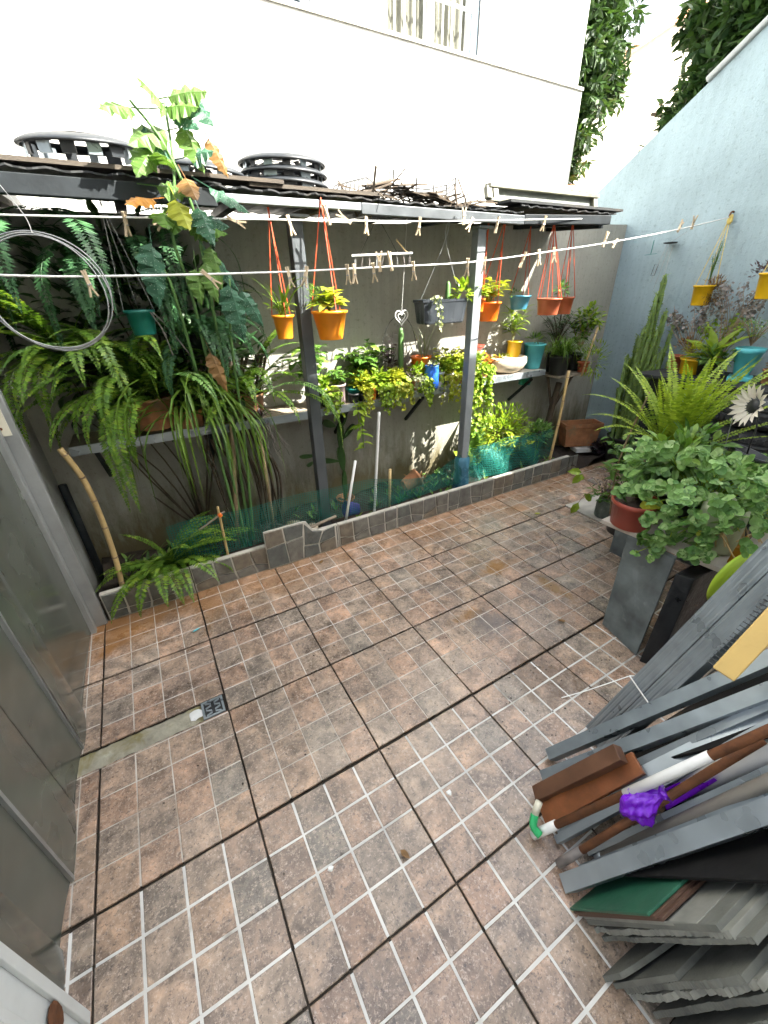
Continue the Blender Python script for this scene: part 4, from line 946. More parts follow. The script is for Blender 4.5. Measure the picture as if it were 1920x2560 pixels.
plant('corner_shrub', 'bright green shrub on the corner stand above the spider plant', 'shrub', (3.90,.34,.818), .075, .06, .14, M['black_pl'], [('stem',s,M['stick']),('foliage',l,M['leaf']),('bright_foliage',g,M['leaf_lime'])])
s, l = stemmed((3.66,.36,1.05), 26, .32, .22, .06, .010, 10); plant('corner_shrub', 'dark wispy shrub behind the spider plant', 'shrub', (3.70,.40,.818), .06, .05, .16, M['black_pl'], [('stem',s,M['bark']),('foliage',l,M['leaf_dark'])])
g = bush((3.97,.2,.90),(.14,.1,.16),260,.055,.012,-.9); plant('corner_plant', 'small terracotta pot with feathery foliage at stand edge', 'potted plant', (3.88,.22,.818), .05, .038, .085, M['terracotta'], [('foliage',g,M['leaf_lime'])])
# ------------------------------------------------------------------ planter contents
def cane(name, label, pts, r, mat, cat='stake', nodes=0):
    t = thing(name, label, cat, pts[0]); g = MB(); p = smoothpts(pts, 6) if len(pts) > 2 else [V(q) for q in pts]
    g.tube(p, r, 8); obj('shaft', g, mat, t, smooth=True)
    for i in range(nodes):
        k = (i+.6)/nodes*(len(p)-1); a = p[int(k)].lerp(p[min(len(p)-1,int(k)+1)], k-int(k)); d = (p[min(len(p)-1,int(k)+1)]-p[int(k)]).normalized()
        g = MB(); g.tube([a-d*.004, a, a+d*.004], [r*1.02, r*1.16, r*1.02], 8); obj('node', g, M['stick'], t, smooth=True)
    return t
cane('bamboo_pole', 'bent bamboo pole leaning in front of the left ferns', [(.112,.055,.10),(.135,.05,.30),(.145,.05,.556),(.138,.05,.75),(.10,.05,.91)], .013, M['bamboo'], 'bamboo pole', 6)
cane('bamboo_stake', 'thin bamboo stake leaning at the right end of the net', [(3.37,.0,.17),(3.40,.0,.55),(3.43,.02,.90)], .011, M['bamboo'], 'stake', 4)
cane('bamboo_stake', 'thin bamboo stick leaning up through the corner shrub', [(3.80,.16,.80),(3.92,.18,1.18)], .008, M['bamboo'], 'stake', 3)
cane('white_stake', 'tall white plastic stake in the planter', [(1.683,.10,.07),(1.72,.10,.5),(1.747,.10,.81)], .010, M['white_plastic'])
cane('white_stake', 'shorter pale stake leaning right in front of the net', [(1.420,.03,.10),(1.527,.03,.55)], .009, M['white_plastic'])
cane('wood_stake', 'short brown wooden stake behind the green net', [(1.786,.06,.08),(1.798,.06,.42)], .010, M['bamboo'])
cane('wood_stake', 'upright wooden stake in front of the dark stems', [(.745,.19,.08),(.868,.20,.90)], .014, M['stick'])
cane('wood_stake', 'brown wooden stake below the dangling roots', [(.98,.16,.08),(1.0,.17,.84)], .010, M['stick'])
t = thing('stick_cross', 'small cross of two sticks tied with orange behind the left kerb', 'stick cross', (.66,.02,.15))
g = MB(); g.tube([(.662,.02,.10),(.672,.02,.47)], .007, 6); obj('upright', g, M['bamboo'], t)
g = MB(); g.tube([(.555,.03,.355),(.70,.012,.435)], .006, 6); obj('crossbar', g, M['wood_old'], t)
g = MB(); g.lathe([(.006,-.012),(.013,-.006),(.013,.008),(.005,.014)], 8, (.674,.017,.418)); obj('tie', g, M['orange_red'], t)
# green net: real strands
nt_ = thing('green_net', 'green plastic garden net stretched along the planter kerb', 'net', (.45,.04,.15))
def netp(u, v):
    x = .40+u*3.05; top = .40+.02*math.sin(u*9) - .10*math.exp(-((x-2.1)/.25)**2)
    z = .165+(top-.165)*v
    return V((x, .045+.016*math.sin(x*6)+.03*v*math.sin(x*3.1+1)+(.05*v if x > 2.6 else 0)+.012*math.sin(x*17+v*5)*(1 if x > 2.5 else .3), z+.006*math.sin(x*13)*v))
nu, nv = 210, 17; g = MB(); w = .0014
for j in range(nv+1):
    a = []; k = len(g.v)
    for i in range(nu+1):
        p = netp(i/nu, j/nv); a += [p-V((0,0,w)), p+V((0,0,w))]
    g.add(a, [(2*i,2*i+2,2*i+3,2*i+1) for i in range(nu)])
obj('weft', g, M['net'], nt_); bpy.data.objects['weft']['kind'] = 'stuff'
g = MB()
for i in range(nu+1):
    a = []
    for j in range(nv+1):
        p = netp(i/nu, j/nv); a += [p-V((w,.0006,0)), p+V((w,-.0006,0))]
    g.add(a, [(2*j,2*j+1,2*j+3,2*j+2) for j in range(nv)])
obj('warp', g, M['net'], nt_); bpy.data.objects['warp']['kind'] = 'stuff'
# second bunched layer at the right
g = MB(); nu2, nv2 = 70, 12
def np2(u, v): 
    x = 2.5+u*.85
    return V((x, .075+.03*math.sin(x*19+v*4)+.03*v, .13+.27*v+.03*math.sin(x*11)*v))
for j in range(nv2+1):
    a = []
    for i in range(nu2+1): p = np2(i/nu2, j/nv2); a += [p-V((0,0,.0013)), p+V((0,0,.0013))]
    g.add(a, [(2*i,2*i+2,2*i+3,2*i+1) for i in range(nu2)])
for i in range(nu2+1):
    a = []
    for j in range(nv2+1): p = np2(i/nu2, j/nv2); a += [p-V((.0013,0,0)), p+V((.0013,0,0))]
    g.add(a, [(2*j,2*j+1,2*j+3,2*j+2) for j in range(nv2)])
o = obj('folded_layer', g, basic('sunbleached_net',(.02,.24,.20),.5), nt_); o['kind'] = 'stuff'
# bush, broad leaves, paddle cactus, buried pots, stones
s, l = stemmed((3.00,.24,.10), 34, .50, .29, .065, .020, 10, up=.8); g = bush((3.00,.22,.40),(.28,.15,.25),900,.05,.016,-.3)
t = thing('planter_bush', 'dense yellow green bush behind the right part of the net', 'bush', (3.1,.24,.1)); obj('stem', s, M['leaf_lime'], t); obj('foliage', l, M['leaf_yellow'], t); obj('inner_foliage', g, M['leaf_lime'], t)
g = bush((3.40,.18,.34),(.12,.1,.12),260,.05,.022,-.3); t = thing('planter_bush', 'small bright green bush at right end of the planter', 'bush', (3.4,.18,.1)); obj('foliage', g, M['leaf_mint'], t); s = stems_mb((3.4,.18,.08), [(3.35,.16,.3),(3.45,.2,.34),(3.4,.14,.38)]); obj('stem', s, M['leaf_lime'], t)
t = thing('broad_leaf_plant', 'broad leaved plant standing right of the second post base', 'plant', (2.62,.3,.08))
for (d, L, W) in (((.15,-.3,.9),.36,.11),((.35,-.2,.8),.42,.12),((-.4,-.3,.55),.26,.12),((.6,-.3,.5),.3,.1),((-.1,-.5,.6),.22,.10),((.3,.1,.9),.46,.1)):
    g = MB(); g.leaf((2.66,.3,.16), d, (0,-.9,.5), L, W, .3, .35); g.tube([(2.66,.3,.06),(2.66,.3,.165)], .004, 4); obj('leaf', g, M['leaf_lime'] if L < .3 else M['leaf'], t)
pc = thing('paddle_cactus', 'dark paddle cactus climbing in the shade under the shelf', 'cactus', (1.60,.40,.08))
def paddle(c, d, nrm, L, W):
    mb = MB(); d = V(d).normalized(); sd = d.cross(V(nrm)).normalized(); up = sd.cross(d); c = V(c); n = 14; vs = []
    for s_ in (-1,1):
        for i in range(n):
            a = 2*math.pi*i/n; vs.append(c+d*L*(.5+.5*math.cos(a))+sd*W*.5*math.sin(a)*(.8+.3*math.cos(a))+up*s_*.006)
    mb.add(vs, [tuple(range(n-1,-1,-1)), tuple(range(n,2*n))]+[(i,(i+1)%n,n+(i+1)%n,n+i) for i in range(n)])
    obj('pad', mb, M['leaf_dark'], pc, smooth=False)
for c, d, L, W in (((1.60,.40,.08),(.02,0,1),.26,.045),((1.60,.395,.33),(-.08,0,1),.20,.07),((1.585,.39,.50),(.08,0,1),.20,.06),((1.57,.39,.42),(-1,0,.25),.20,.05),((1.38,.39,.46),(-.8,0,-.4),.06,.03),((1.60,.385,.66),(.2,-.1,1),.13,.075),((1.61,.385,.58),(.7,0,.7),.13,.045),((1.40,.39,.5),(-1,0,.1),.12,.035),((1.56,.385,.68),(-.6,0,.3),.10,.06)):
    paddle(c, d, (0,-1,.05), L, W)
obj('pot', pot_mb((1.60,.40,.05), .07, .06, .07), M['clay'], pc, smooth=True)
t = thing('buried_pot', 'purple blue plastic pot lying behind the net', 'pot', (1.52,.13,.1))
g = MB(); g.lathe([(.04,0),(.055,.09),(.06,.092),(.05,.088),(.036,.004),(0,.004)], 18, (1.56,.11,.16), M=Matrix.Rotation(math.radians(-75),4,'Y')); obj('shell', g, basic('violet_plastic',(.06,.035,.28),.45), t, smooth=True)
t = thing('broken_pot', 'broken orange clay pot lying behind the net', 'pot', (1.98,.16,.1))
g = MB(); g.lathe([(.045,0),(.062,.11),(.07,.112),(.07,.13),(.06,.13),(.052,.1),(.036,.006)], 18, (1.96,.14,.22), skip=lambda i,j: j in (3,4,5) and i > 0, M=Matrix.Rotation(math.radians(70),4,'Y')); obj('shell', g, M['clay'], t, smooth=True)
g = bush((2.08,.16,.20),(.1,.06,.06),50,.05,.02); obj('dead_leaf', g, M['leaf_brown'], t)
for i, (x, y, r, lab) in enumerate(((1.10,.12,.07,'large mossy rock behind the broken kerb tile'),(1.22,.10,.04,'small grey rock beside the first post base'),(.95,.12,.035,'small pale rock behind the raised kerb tile'))):
    g = MB(); g.lathe([(0,-.6*r),(.7*r,-.5*r),(r,0),(.85*r,.5*r),(.4*r,.8*r),(0,.85*r)], 10, (x,y,.10+r*.5), wob=.14); tag(obj('rock', g, M['pebble'] if i else M['cement'], smooth=True), lab, 'rock')
t = thing('plastic_sleeve', 'blue plastic sheet wrapped round the second post base', 'plastic wrap', (2.475,.105,.1))
g = MB(); g.lathe([(.060,0),(.066,.08),(.055,.17),(.062,.24),(.048,.27)], 14, (2.475,.105,.09), wob=.12); obj('sheet', g, basic('blue_plastic_sheet',(.05,.16,.24),.3,var=.3), t, smooth=True)
g = MB(); g.tube(smoothpts([(.95,-.02,.175),(1.08,-.02,.19),(1.35,.0,.215)],4), .010, 6); tag(obj('branch', g, M['wood_old']), 'grey branch resting on top of the kerb left of first post', 'branch')
g = MB()
for i in range(16):
    p = V((.98+rnd.uniform(-.08,.1),.08+rnd.uniform(-.03,.03),.20)); g.tube([p, p+V((rnd.uniform(-.07,.07),rnd.uniform(-.03,.03),rnd.uniform(0,.07)))], .002, 4)
tag(obj('twig_litter', g, M['leaf_grey']), 'pale dry twigs and litter behind the raised kerb tile', 'litter'); bpy.data.objects['twig_litter']['kind'] = 'stuff'
# low weeds along the wall foot
g = MB()
for i in range(170):
    x = rnd.choice((rnd.uniform(.1,.7), rnd.uniform(1.9,2.5), rnd.uniform(1.2,3.6))); y = rnd.uniform(.06,.46)
    for k in range(3): 
        a = rnd.uniform(0,6.28); g.leaf((x,y,.09), (math.cos(a)*.6,math.sin(a)*.6,.8), (0,0,1), rnd.uniform(.03,.09), .02)
o = obj('weeds', g, M['leaf'], None); o['kind'] = 'stuff'; tag(o, 'low green weeds on the planter soil', 'weeds')
# long clay trough on end in the corner
t = thing('clay_trough', 'mossy orange clay trough standing in the far corner', 'trough', (4.22,.36,0))
RM = Matrix.Translation((4.20,.34,.02)) @ Matrix.Rotation(math.radians(-24),4,'Z')
def tb(x0,x1,y0,y1,z0,z1):
    mb = MB(); mb.box(x0,x1,y0,y1,z0,z1); mb.v = [tuple(RM @ V(p)) for p in mb.v]; return mb
g = MB(); vs = []
for k, z in ((.80,0),(.92,.19),(1.0,.195),(1.0,.235),(.90,.235),(.82,.10)):
    for x, y in ((-1,-1),(1,-1),(1,1),(-1,1)): vs.append(tuple(RM @ V((x*.20*k, y*.085*k, z+.03))))
g.add(vs, [(i*4+j, i*4+(j+1)%4, (i+1)*4+(j+1)%4, (i+1)*4+j) for i in range(5) for j in range(4)]+[(20,21,22,23),(3,2,1,0)])
obj('trough_body', g, M['clay'], t, bevel=.006)
obj('base_block', tb(-.05,.19,-.11,.05,-.02,.018), M['white_plastic'], t)
t = thing('debris_heap', 'dark heap of leaves and rubble in the far right corner', 'debris', (4.35,.1,0))
g = bush((4.36,.12,.02),(.14,.22,.07),420,.06,.03,0); obj('dead_leaf', g, M['leaf_purple'], t)
g = MB()
for i in range(14): 
    p = V((4.34+rnd.uniform(-.1,.1),.1+rnd.uniform(-.2,.2),.02)); g.frame_box(p,(rnd.uniform(.01,.03),.005,0),(-.004,rnd.uniform(.01,.025),.004),(0,0,.01))
o = obj('rubble', g, M['dark_metal'], t); o['kind'] = 'stuff'

# ------------------------------------------------------------------ clothes lines, pins, wires
L1 = [(-.6,-.05,1.735),(.22,-.05,1.745),(1.02,-.05,1.768),(1.59,-.05,1.786),(2.06,-.05,1.804),(3.0,-.03,1.856),(3.3,-.008,1.874)]
L2 = [(-.7,-.3,1.60),(.195,-.3,1.56),(.52,-.3,1.556),(1.086,-.3,1.566),(1.55,-.3,1.584),(2.086,-.3,1.607),(2.725,-.3,1.669),(3.29,-.3,1.731),(3.9,-.303,1.812),(4.49,-.305,1.902)]
for pts, lab in ((L1,'white upper clothes line just in front of the canopy'),(L2,'white lower clothes line running to hook on blue wall')):
    g = MB(); g.tube(smoothpts(pts,6), .0033 if pts is L1 else .0037, 6); tag(obj('clothes_line', g, M['cord_white'], smooth=True), lab, 'clothes line', 'clothes lines across the yard')
def on(line, x):
    p = smoothpts(line, 12)
    for a, b in zip(p, p[1:]):
        if a.x <= x <= b.x: return a.lerp(b, (x-a.x)/(b.x-a.x))
    return p[-1]
pin = thing('clothespin', 'x', 'clothespin', (0,0,0), 'clothespins on the lines')
for s_ in (-1,1):
    g = MB(); vs = []
    for z, o_, w in ((-.040,.0045,.0048),(-.012,.0025,.005),(.012,.0035,.005),(.038,.0115,.0045)):
        for dx, dy in ((-.0032,-1),(.0032,-1),(.0032,1),(-.0032,1)): vs.append((s_*o_+dx, dy*w, z))
    g.add(vs, [(i*4+j, i*4+(j+1)%4, (i+1)*4+(j+1)%4, (i+1)*4+j) for i in range(3) for j in range(4)]+[(3,2,1,0),(12,13,14,15)])
    obj('jaw', g, M['wood_pin'], pin)
g = MB(); g.tube([(-.007,-.007,.001),(.007,-.007,.001)], .0014, 5); g.tube([(-.007,.007,.001),(.007,.007,.001)], .0014, 5); g.tube([(0,-.0075,.001),(0,.0075,.001)], .0028, 6); obj('spring', g, M['wire'], pin)
first = True
for line, xs, nm in ((L1,(.593,.739,.985,1.234,1.426,1.526,1.622,1.933,2.224,2.28,2.478,2.868),'upper'),(L2,(.418,.80,1.119,1.198,1.387,1.42,1.516,1.551,1.61,1.73,2.057,2.17,2.451,2.559,2.679,3.103,3.218,3.856,4.009),'lower')):
    for i, x in enumerate(xs):
        p = on(line, x); dn = rnd.random() < .72
        rot = (rnd.uniform(-.3,.3), (math.pi if dn else 0) + rnd.choice((rnd.uniform(-.3,.3), rnd.uniform(-.2,.2), rnd.uniform(.6,1.3)*rnd.choice((-1,1)))), rnd.uniform(-.9,.9))
        off = Matrix.Rotation(rot[2],3,'Z') @ Matrix.Rotation(rot[1],3,'Y') @ Matrix.Rotation(rot[0],3,'X') @ V((0,0,.022))
        loc = p + off
        lab = 'wooden clothespin, %s from the left on the %s clothes line' % (ORD[i], nm)
        if first: pin.location = loc; pin.rotation_euler = rot; pin['label'] = lab; first = False
        else: copy_thing(pin, loc, rot, lab)
# pin hanger with small pegs
ph = thing('peg_hanger', 'hanging laundry peg bar with dangling little pegs', 'peg hanger', (1.79,.1,1.67))
g = MB(); g.tube([(1.61,.1,1.655),(1.99,.1,1.672)], .005, 6); obj('bar', g, M['white_plastic'], ph)
for x in (1.66,1.9): 
    g = MB(); g.tube([(1.765,.09,1.83),(x,.1,1.66)], .0015, 4); obj('cord', g, M['wire_dark'], ph)
g = MB(); g.tube([(1.88,.09,1.73),(1.96,.1,1.67)], .004, 5); obj('stick', g, M['bamboo'], ph)
for i in range(9):
    x = 1.63+i*.043; z = 1.656+(x-1.61)*.045
    g = MB(); g.tube([(x,.1,z),(x,.1,z-.022)], .001, 3); g.beam((x,.1,z-.02),(x+rnd.uniform(-.012,.012),.1+rnd.uniform(-.01,.01),z-.065),.009,.006); obj('peg', g, M['leaf_grey'] if i%3 else M['wire'], ph)
ht = thing('heart_ornament', 'small pale heart shaped ornament hanging on a string', 'ornament', (1.982,.2,1.34))
for k, r in ((1.0,.0035),(.55,.0025)):
    g = MB(); pts = []
    for i in range(33):
        a = 2*math.pi*i/32; pts.append((1.982+k*.0029*16*math.sin(a)**3, .2, 1.345+k*.0029*(13*math.cos(a)-5*math.cos(2*a)-2*math.cos(3*a)-math.cos(4*a))))
    g.tube(pts, r, 5, False); obj('heart_wire', g, M['white_plastic'], ht)
g = MB(); g.tube([(1.982,.2,1.36),(1.98,.14,1.835)], .001, 4); obj('string', g, M['cord_white'], ht)
# coil of wire hanging on the line
wc = thing('wire_coil', 'loose coil of pale wire hanging at the left edge', 'wire coil', (.30,-.45,1.5))
for k in range(3):
    g = MB(); pts = []
    for i in range(41):
        a = math.radians(120 - 8*i - 0*k)
        a = 2.4 - i/40*5.3
        rx = .148+.006*k; rz = .150+.005*k
        pts.append((.318+rx*math.cos(a)+.004*math.sin(k*2+i*.3), -.45+.006*k+.01*math.sin(i*.2), 1.505+rz*math.sin(a)))
    g.tube(pts, .0022, 5); obj('loop', g, M['wire'], wc, smooth=True)
g = MB(); g.tube(smoothpts([(.25,-.04,1.83),(.31,-.28,1.72),(.33,-.45,1.657)],4), .0012, 4); obj('tie', g, M['wire'], wc)

# ------------------------------------------------------------------ things on the canopy roof
def hubcap(c, r, label, tilt=(0,0)):
    t = thing('hubcap', label, 'hubcap', c, 'hubcaps on the canopy')
    Mx = Matrix.Rotation(tilt[0],4,'X') @ Matrix.Rotation(tilt[1],4,'Y')
    n = 60
    g = MB(); g.lathe([(r*.95,.004),(r*1.0,.004),(r*1.012,.009),(r*1.0,.014),(r*.95,.021),(r*.86,.029)], n, c, M=Mx); obj('outer_rim', g, M['hubcap'], t, smooth=True)
    g = MB(); prof = [(r*.86,.029),(r*.80,.032),(r*.55,.040),(r*.48,.042)]
    g.lathe(prof, n, c, skip=lambda i,j: i == 1 and j%6 in (1,2,3), M=Mx); obj('spoke_ring', g, M['hubcap'], t, smooth=True)
    g = MB(); g.lathe([(r*.48,.044),(r*.3,.048),(r*.14,.04),(0,.04)], n, c, M=Mx); obj('hub', g, M['hubcap'], t, smooth=True)
    for j in range(14):
        a = 2*math.pi*j/14; p = V((math.cos(a)*r*.88, math.sin(a)*r*.88, -.006)); d = V((-math.sin(a), math.cos(a), 0))
        g = MB(); q = V(c)+Mx @ p; g.frame_box(q, (Mx@d)*rnd.uniform(.010,.034), (Mx@V((math.cos(a),math.sin(a),0)))*.004, (Mx@V((0,0,1)))*.024); obj('clip', g, M['steel_dark'] if j%2 else M['hubcap'], t)
    return t
hubcap((.52,.32,2.02), .215, 'large black hubcap lying alone at the left of the canopy', (math.radians(6),math.radians(-2)))
hubcap((.99,.38,1.985), .20, 'dark hubcap half hidden behind the begonia leaves', (math.radians(4),math.radians(4)))
for k, (nm, z) in enumerate((('bottom',1.955),('middle',1.996),('top',2.037))):
    hubcap((1.375+.006*(1-k),.34,z), .212, '%s hubcap of the three stacked in the middle of the canopy' % nm, (math.radians(3),math.radians(1.5-k)))
wr = thing('wire_rack', 'old wire basket rack lying on the canopy roof', 'wire rack', (2.1,.4,1.96))
def wline(*p):
    g = MB(); g.tube(p, .0045, 5); obj('wire', g, M['wire_black'], wr)
for i in range(9): wline((1.62+i*.03,.36,1.945+i*.004), (1.70+i*.025,.44,2.01+i*.006))
wline((1.62,.36,1.945),(1.86,.36,1.98)); wline((1.70,.44,2.01),(1.90,.44,2.06)); wline((1.90,.44,2.06),(2.02,.42,1.98),(2.08,.4,1.94))
for k in range(4): wline((1.98,.40,1.985+k*.014),(2.3,.40,1.965+k*.02),(2.44,.40,1.985+k*.024),(2.51,.40,2.02+k*.026))
for x, z0, z1 in ((2.03,1.94,2.10),(2.055,1.94,2.10),(2.19,1.94,2.08),(2.215,1.94,2.075),(2.34,1.92,2.05),(2.44,1.93,2.06),(2.51,1.96,2.10)): wline((x,.40,z0),(x,.40,z1))
bp = thing('bark_pile', 'heap of dry bark and twigs on the canopy roof', 'bark pile', (1.95,.2,1.9))
g = MB()
for i in range(70):
    x = rnd.uniform(1.62,2.45); hgt = .045*math.exp(-((x-1.88)/.22)**2)+.01; p = V((x, rnd.uniform(.02,.3), 1.905+rnd.uniform(0,hgt)))
    d = V((rnd.uniform(-1,1),rnd.uniform(-.4,.4),rnd.uniform(-.25,.25))).normalized()*rnd.uniform(.05,.15)
    g.tube([p-d, p+V((0,0,rnd.uniform(0,.015))), p+d], rnd.uniform(.002,.006), 4)
obj('twig', g, M['bark'], bp); bpy.data.objects['twig']['kind'] = 'stuff'
for i in range(7):
    x = 1.75+i*.07; g = MB(); g.frame_box((x,.12+.02*(i%3),1.93+.02*(i%2)+.035*math.exp(-((x-1.88)/.15)**2)),(.09,0,rnd.uniform(-.03,.03)),(0,.07,.01),(0,0,.003)); obj('bark_strip', g, M['bark'], bp)
wf = thing('window_frame', 'old cream window frame lying on the right end of the canopy', 'window frame', (3.1,.16,1.95))
a = V((2.56,.14,1.952)); b = V((3.62,.18,1.968)); h = V((0,.02,.072))
for p, q, w_, hh in ((a,b,.05,.016),(a+h,b+h,.05,.02)):
    g = MB(); g.beam(p, q, w_, hh); obj('rail', g, M['old_frame'], wf, bevel=.002)
for f in (.0,.05,.97):
    p = a.lerp(b,f); g = MB(); g.beam(p+h*.08, p+h*.92, .04, .03, up=(0,1,0)); obj('stile', g, M['old_frame'], wf, bevel=.002)
p = a.lerp(b,.06)+V((0,.012,0)); q = b.lerp(a,.04)+V((0,.012,0)); g = MB(); g.add([p+h*.12,q+h*.12,q+h*.88,p+h*.88],[(0,1,2,3)]); g.add([p+h*.12+V((0,.01,0)),q+h*.12+V((0,.01,0)),q+h*.88+V((0,.01,0)),p+h*.88+V((0,.01,0))],[(3,2,1,0)]); obj('panel', g, M['old_panel'], wf)
# ------------------------------------------------------------------ right side: blue wall, tyres, shelf plants
def extrude(prof, p0, p1, xd, mat, parent, name, bevel=0):
    p0 = V(p0); p1 = V(p1); d = (p1-p0).normalized(); xd = V(xd); xd = (xd-d*xd.dot(d)).normalized(); yd = d.cross(xd)
    n = len(prof); mb = MB()
    mb.add([p0+xd*a+yd*b for a,b in prof]+[p1+xd*a+yd*b for a,b in prof], [(i,(i+1)%n,n+(i+1)%n,n+i) for i in range(n)]+[tuple(range(n-1,-1,-1)), tuple(range(n,2*n))])
    return obj(name, mb, mat, parent, bevel=bevel)
# euphorbia against the wall
eu = thing('euphorbia', 'tall many columned green euphorbia standing against the blue wall', 'cactus', (4.27,-.12,0))
def column(p0, p1, r, bendv=(0,0,0), nr=4):
    p0 = V(p0); p1 = V(p1); n = 22; k = nr*4; vs = []; mb = MB(); tw = rnd.uniform(0,1.5)
    for i in range(n+1):
        t = i/n; c = p0.lerp(p1,t)+V(bendv)*math.sin(t*math.pi)
        rr = r*(1 if t < .93 else math.sqrt(max(0.02,1-((t-.93)/.07)**2)))*(1+.08*math.sin(i*2.1))
        for j in range(k):
            a = 2*math.pi*j/k+tw; q = rr*(1.0 if j%4 == 0 else (.72 if j%2 else .58))
            if j%4 == 0: q *= 1+.18*(i%2)
            vs.append(c+V((math.cos(a)*q, math.sin(a)*q, 0)))
    mb.add(vs, [(i*k+j, i*k+(j+1)%k, (i+1)*k+(j+1)%k, (i+1)*k+j) for i in range(n) for j in range(k)]+[tuple(n*k+j for j in range(k))])
    obj('column', mb, M['cactus'], eu)
    mb = MB()
    for i in range(int(190*(p1-p0).length)):
        t = rnd.uniform(.1,1); c = p0.lerp(p1,t)+V(bendv)*math.sin(t*math.pi); a = rnd.uniform(0,6.28); d = V((math.cos(a),math.sin(a),.5)).normalized()
        mb.quadleaf(c+d*r*.75, d, V((-math.sin(a),math.cos(a),.2)), .028, .010)
    return mb
lv = MB()
cols = [(-.06,.30,-.035,1.56,4.33,.021),(-.02,.3,.01,1.36,4.36,.019),(-.12,.3,-.13,1.30,4.30,.021),(.02,.3,.06,1.10,4.33,.019),(.03,.3,.05,.92,4.28,.019),(-.18,.3,-.22,1.25,4.31,.018),(-.20,.35,-.20,1.02,4.27,.019),(-.10,.3,-.09,1.12,4.25,.020),(-.03,.3,-.01,1.18,4.27,.019),(.06,.3,.10,.78,4.31,.018),(-.24,.4,-.27,.95,4.29,.017),(-.15,.3,-.16,.86,4.22,.019),(-.07,.6,-.02,1.42,4.30,.018),(-.05,.3,-.06,.9,4.21,.019)]
for _ in range(16):
    y = rnd.uniform(-.27,.13); top = 1.38-2.6*abs(y+.05)-rnd.uniform(0,.45); cols.append((y*.6-.03,.3,y,top,4.2+rnd.uniform(0,.16),rnd.uniform(.014,.019)))
for (y0, z0, y1, z1, x, r) in cols:
    m_ = column((x,y0,z0-.12),(x,y1,z1),r,(0,rnd.uniform(-.015,.015),0)); o_ = len(lv.v); lv.v += m_.v; lv.f += [tuple(i+o_ for i in f) for f in m_.f]
obj('small_leaf', lv, M['leaf_lime'], eu); bpy.data.objects['small_leaf']['kind'] = 'stuff'
obj('pot', pot_mb((4.28,-.08,0), .15, .12, .24), M['black_pl'], eu, smooth=True)
# tyre stack
def tyre(z, label, cx=4.14, cy=-1.06, R=.315):
    t = thing('tyre', label, 'tyre', (cx,cy,z), 'stacked tyres')
    g = MB(); g.lathe([(.19,.012),(.20,.0),(.27,.002),(R-.012,.03),(R,.05),(R,.072),(R-.008,.076),(R-.008,.084),(R,.088),(R+.003,.100),(R,.112),(R-.008,.116),(R-.008,.124),(R,.128),(R,.150),(R-.012,.17),(.27,.196),(.20,.198),(.19,.186),(.175,.10),(.19,.012)], 56, (cx,cy,z)); obj('carcass', g, M['rubber'], t, smooth=False)
    for j in range(48):
        a = 2*math.pi*j/48; c = V((cx+math.cos(a)*(R+.001), cy+math.sin(a)*(R+.001), z+.1)); rd = V((math.cos(a),math.sin(a),0)); td = V((-math.sin(a),math.cos(a),0))
        if rd.x > .75: continue
        g = MB(); g.frame_box(c+V((0,0,.048)), rd*.004, td*.013+V((0,0,.003)), V((0,0,.018))); g.frame_box(c-V((0,0,.048)), rd*.004, td*.013+V((0,0,-.003)), V((0,0,.018)))
        TB.add(g.v, g.f)
    return t
for i, (nm) in enumerate(('bottom','second','third','top')):
    TB = MB(); t = tyre(i*.212, '%s tyre of the black stack by the blue wall%s' % (nm, ' from the floor up' if i in (1,2) else ''), 4.14+rnd.uniform(-.02,.02), -1.06+rnd.uniform(-.02,.02))
    o = obj('tread_blocks', TB, M['rubber'], t); o['kind'] = 'stuff'
t = thing('plank_shelf', 'dark plank shelf lying on the tyre stack along the blue wall', 'shelf', (4.2,-.85,.86))
for k in range(3):
    g = MB(); x = 3.90+k*.19; g.box(x, x+.183, -1.55+.03*k, -.24-.02*k, .848, .872); obj('plank', g, M['roof'], t, bevel=.003)
g = MB(); g.box(3.96,4.4,-.40,-.34,.0,.845); obj('support', g, M['dark_metal'], t)
ZS = .873
s, l = stemmed((4.18,-.82,1.10), 18, .22, .16, .03, .010, 9, up=.8); t = plant('potted_plant', 'fine leaved plant in large turquoise pot on square saucer above the tyres', 'potted plant', (4.17,-.83,.903), .085, .045, .185, M['turquoise'], [('stem',s,M['stick']),('foliage',l,M['leaf_mint'])], rim=.03)
g = MB(); g.frame_box((4.17,-.83,.888),(.065,.02,0),(-.02,.065,0),(0,0,.014)); obj('saucer', g, M['turquoise'], t, bevel=.004)
t = thing('nest_plant', 'bird nest style plant with broad bright leaves in black pot above tyres', 'potted plant', (4.17,-.62,ZS)); obj('pot', pot_mb((4.17,-.62,ZS), .085, .065, .11), M['black_pl'], t, smooth=True)
for (d, L, W) in (((-.1,.55,.45),.24,.075),((-.1,-.65,.7),.30,.085),((-.5,.1,.7),.22,.07),((-.3,-.6,-.15),.17,.075),((-.1,.2,.9),.22,.07),((-.4,-.4,.5),.26,.07),((-.3,.6,.1),.2,.07),((.1,-.3,.9),.24,.07)):
    g = MB(); g.leaf((4.17,-.62,ZS+.12), d, (-.3,0,1), L, W, .35, .3); obj('leaf', g, M['leaf_lime'], t)
g = bush((4.12,-.66,1.0),(.10,.12,.08),120,.05,.025,-.4,True); obj('foliage', g, M['leaf'], t)
g = bush((4.16,-.50,1.03),(.09,.08,.08),180,.03,.012); plant('potted_plant', 'plant in yellow square pot partly hidden by the right fern', 'potted plant', (4.15,-.50,ZS), .075, .06, .11, M['yellow'], [('foliage',g,M['leaf_yellow'])])
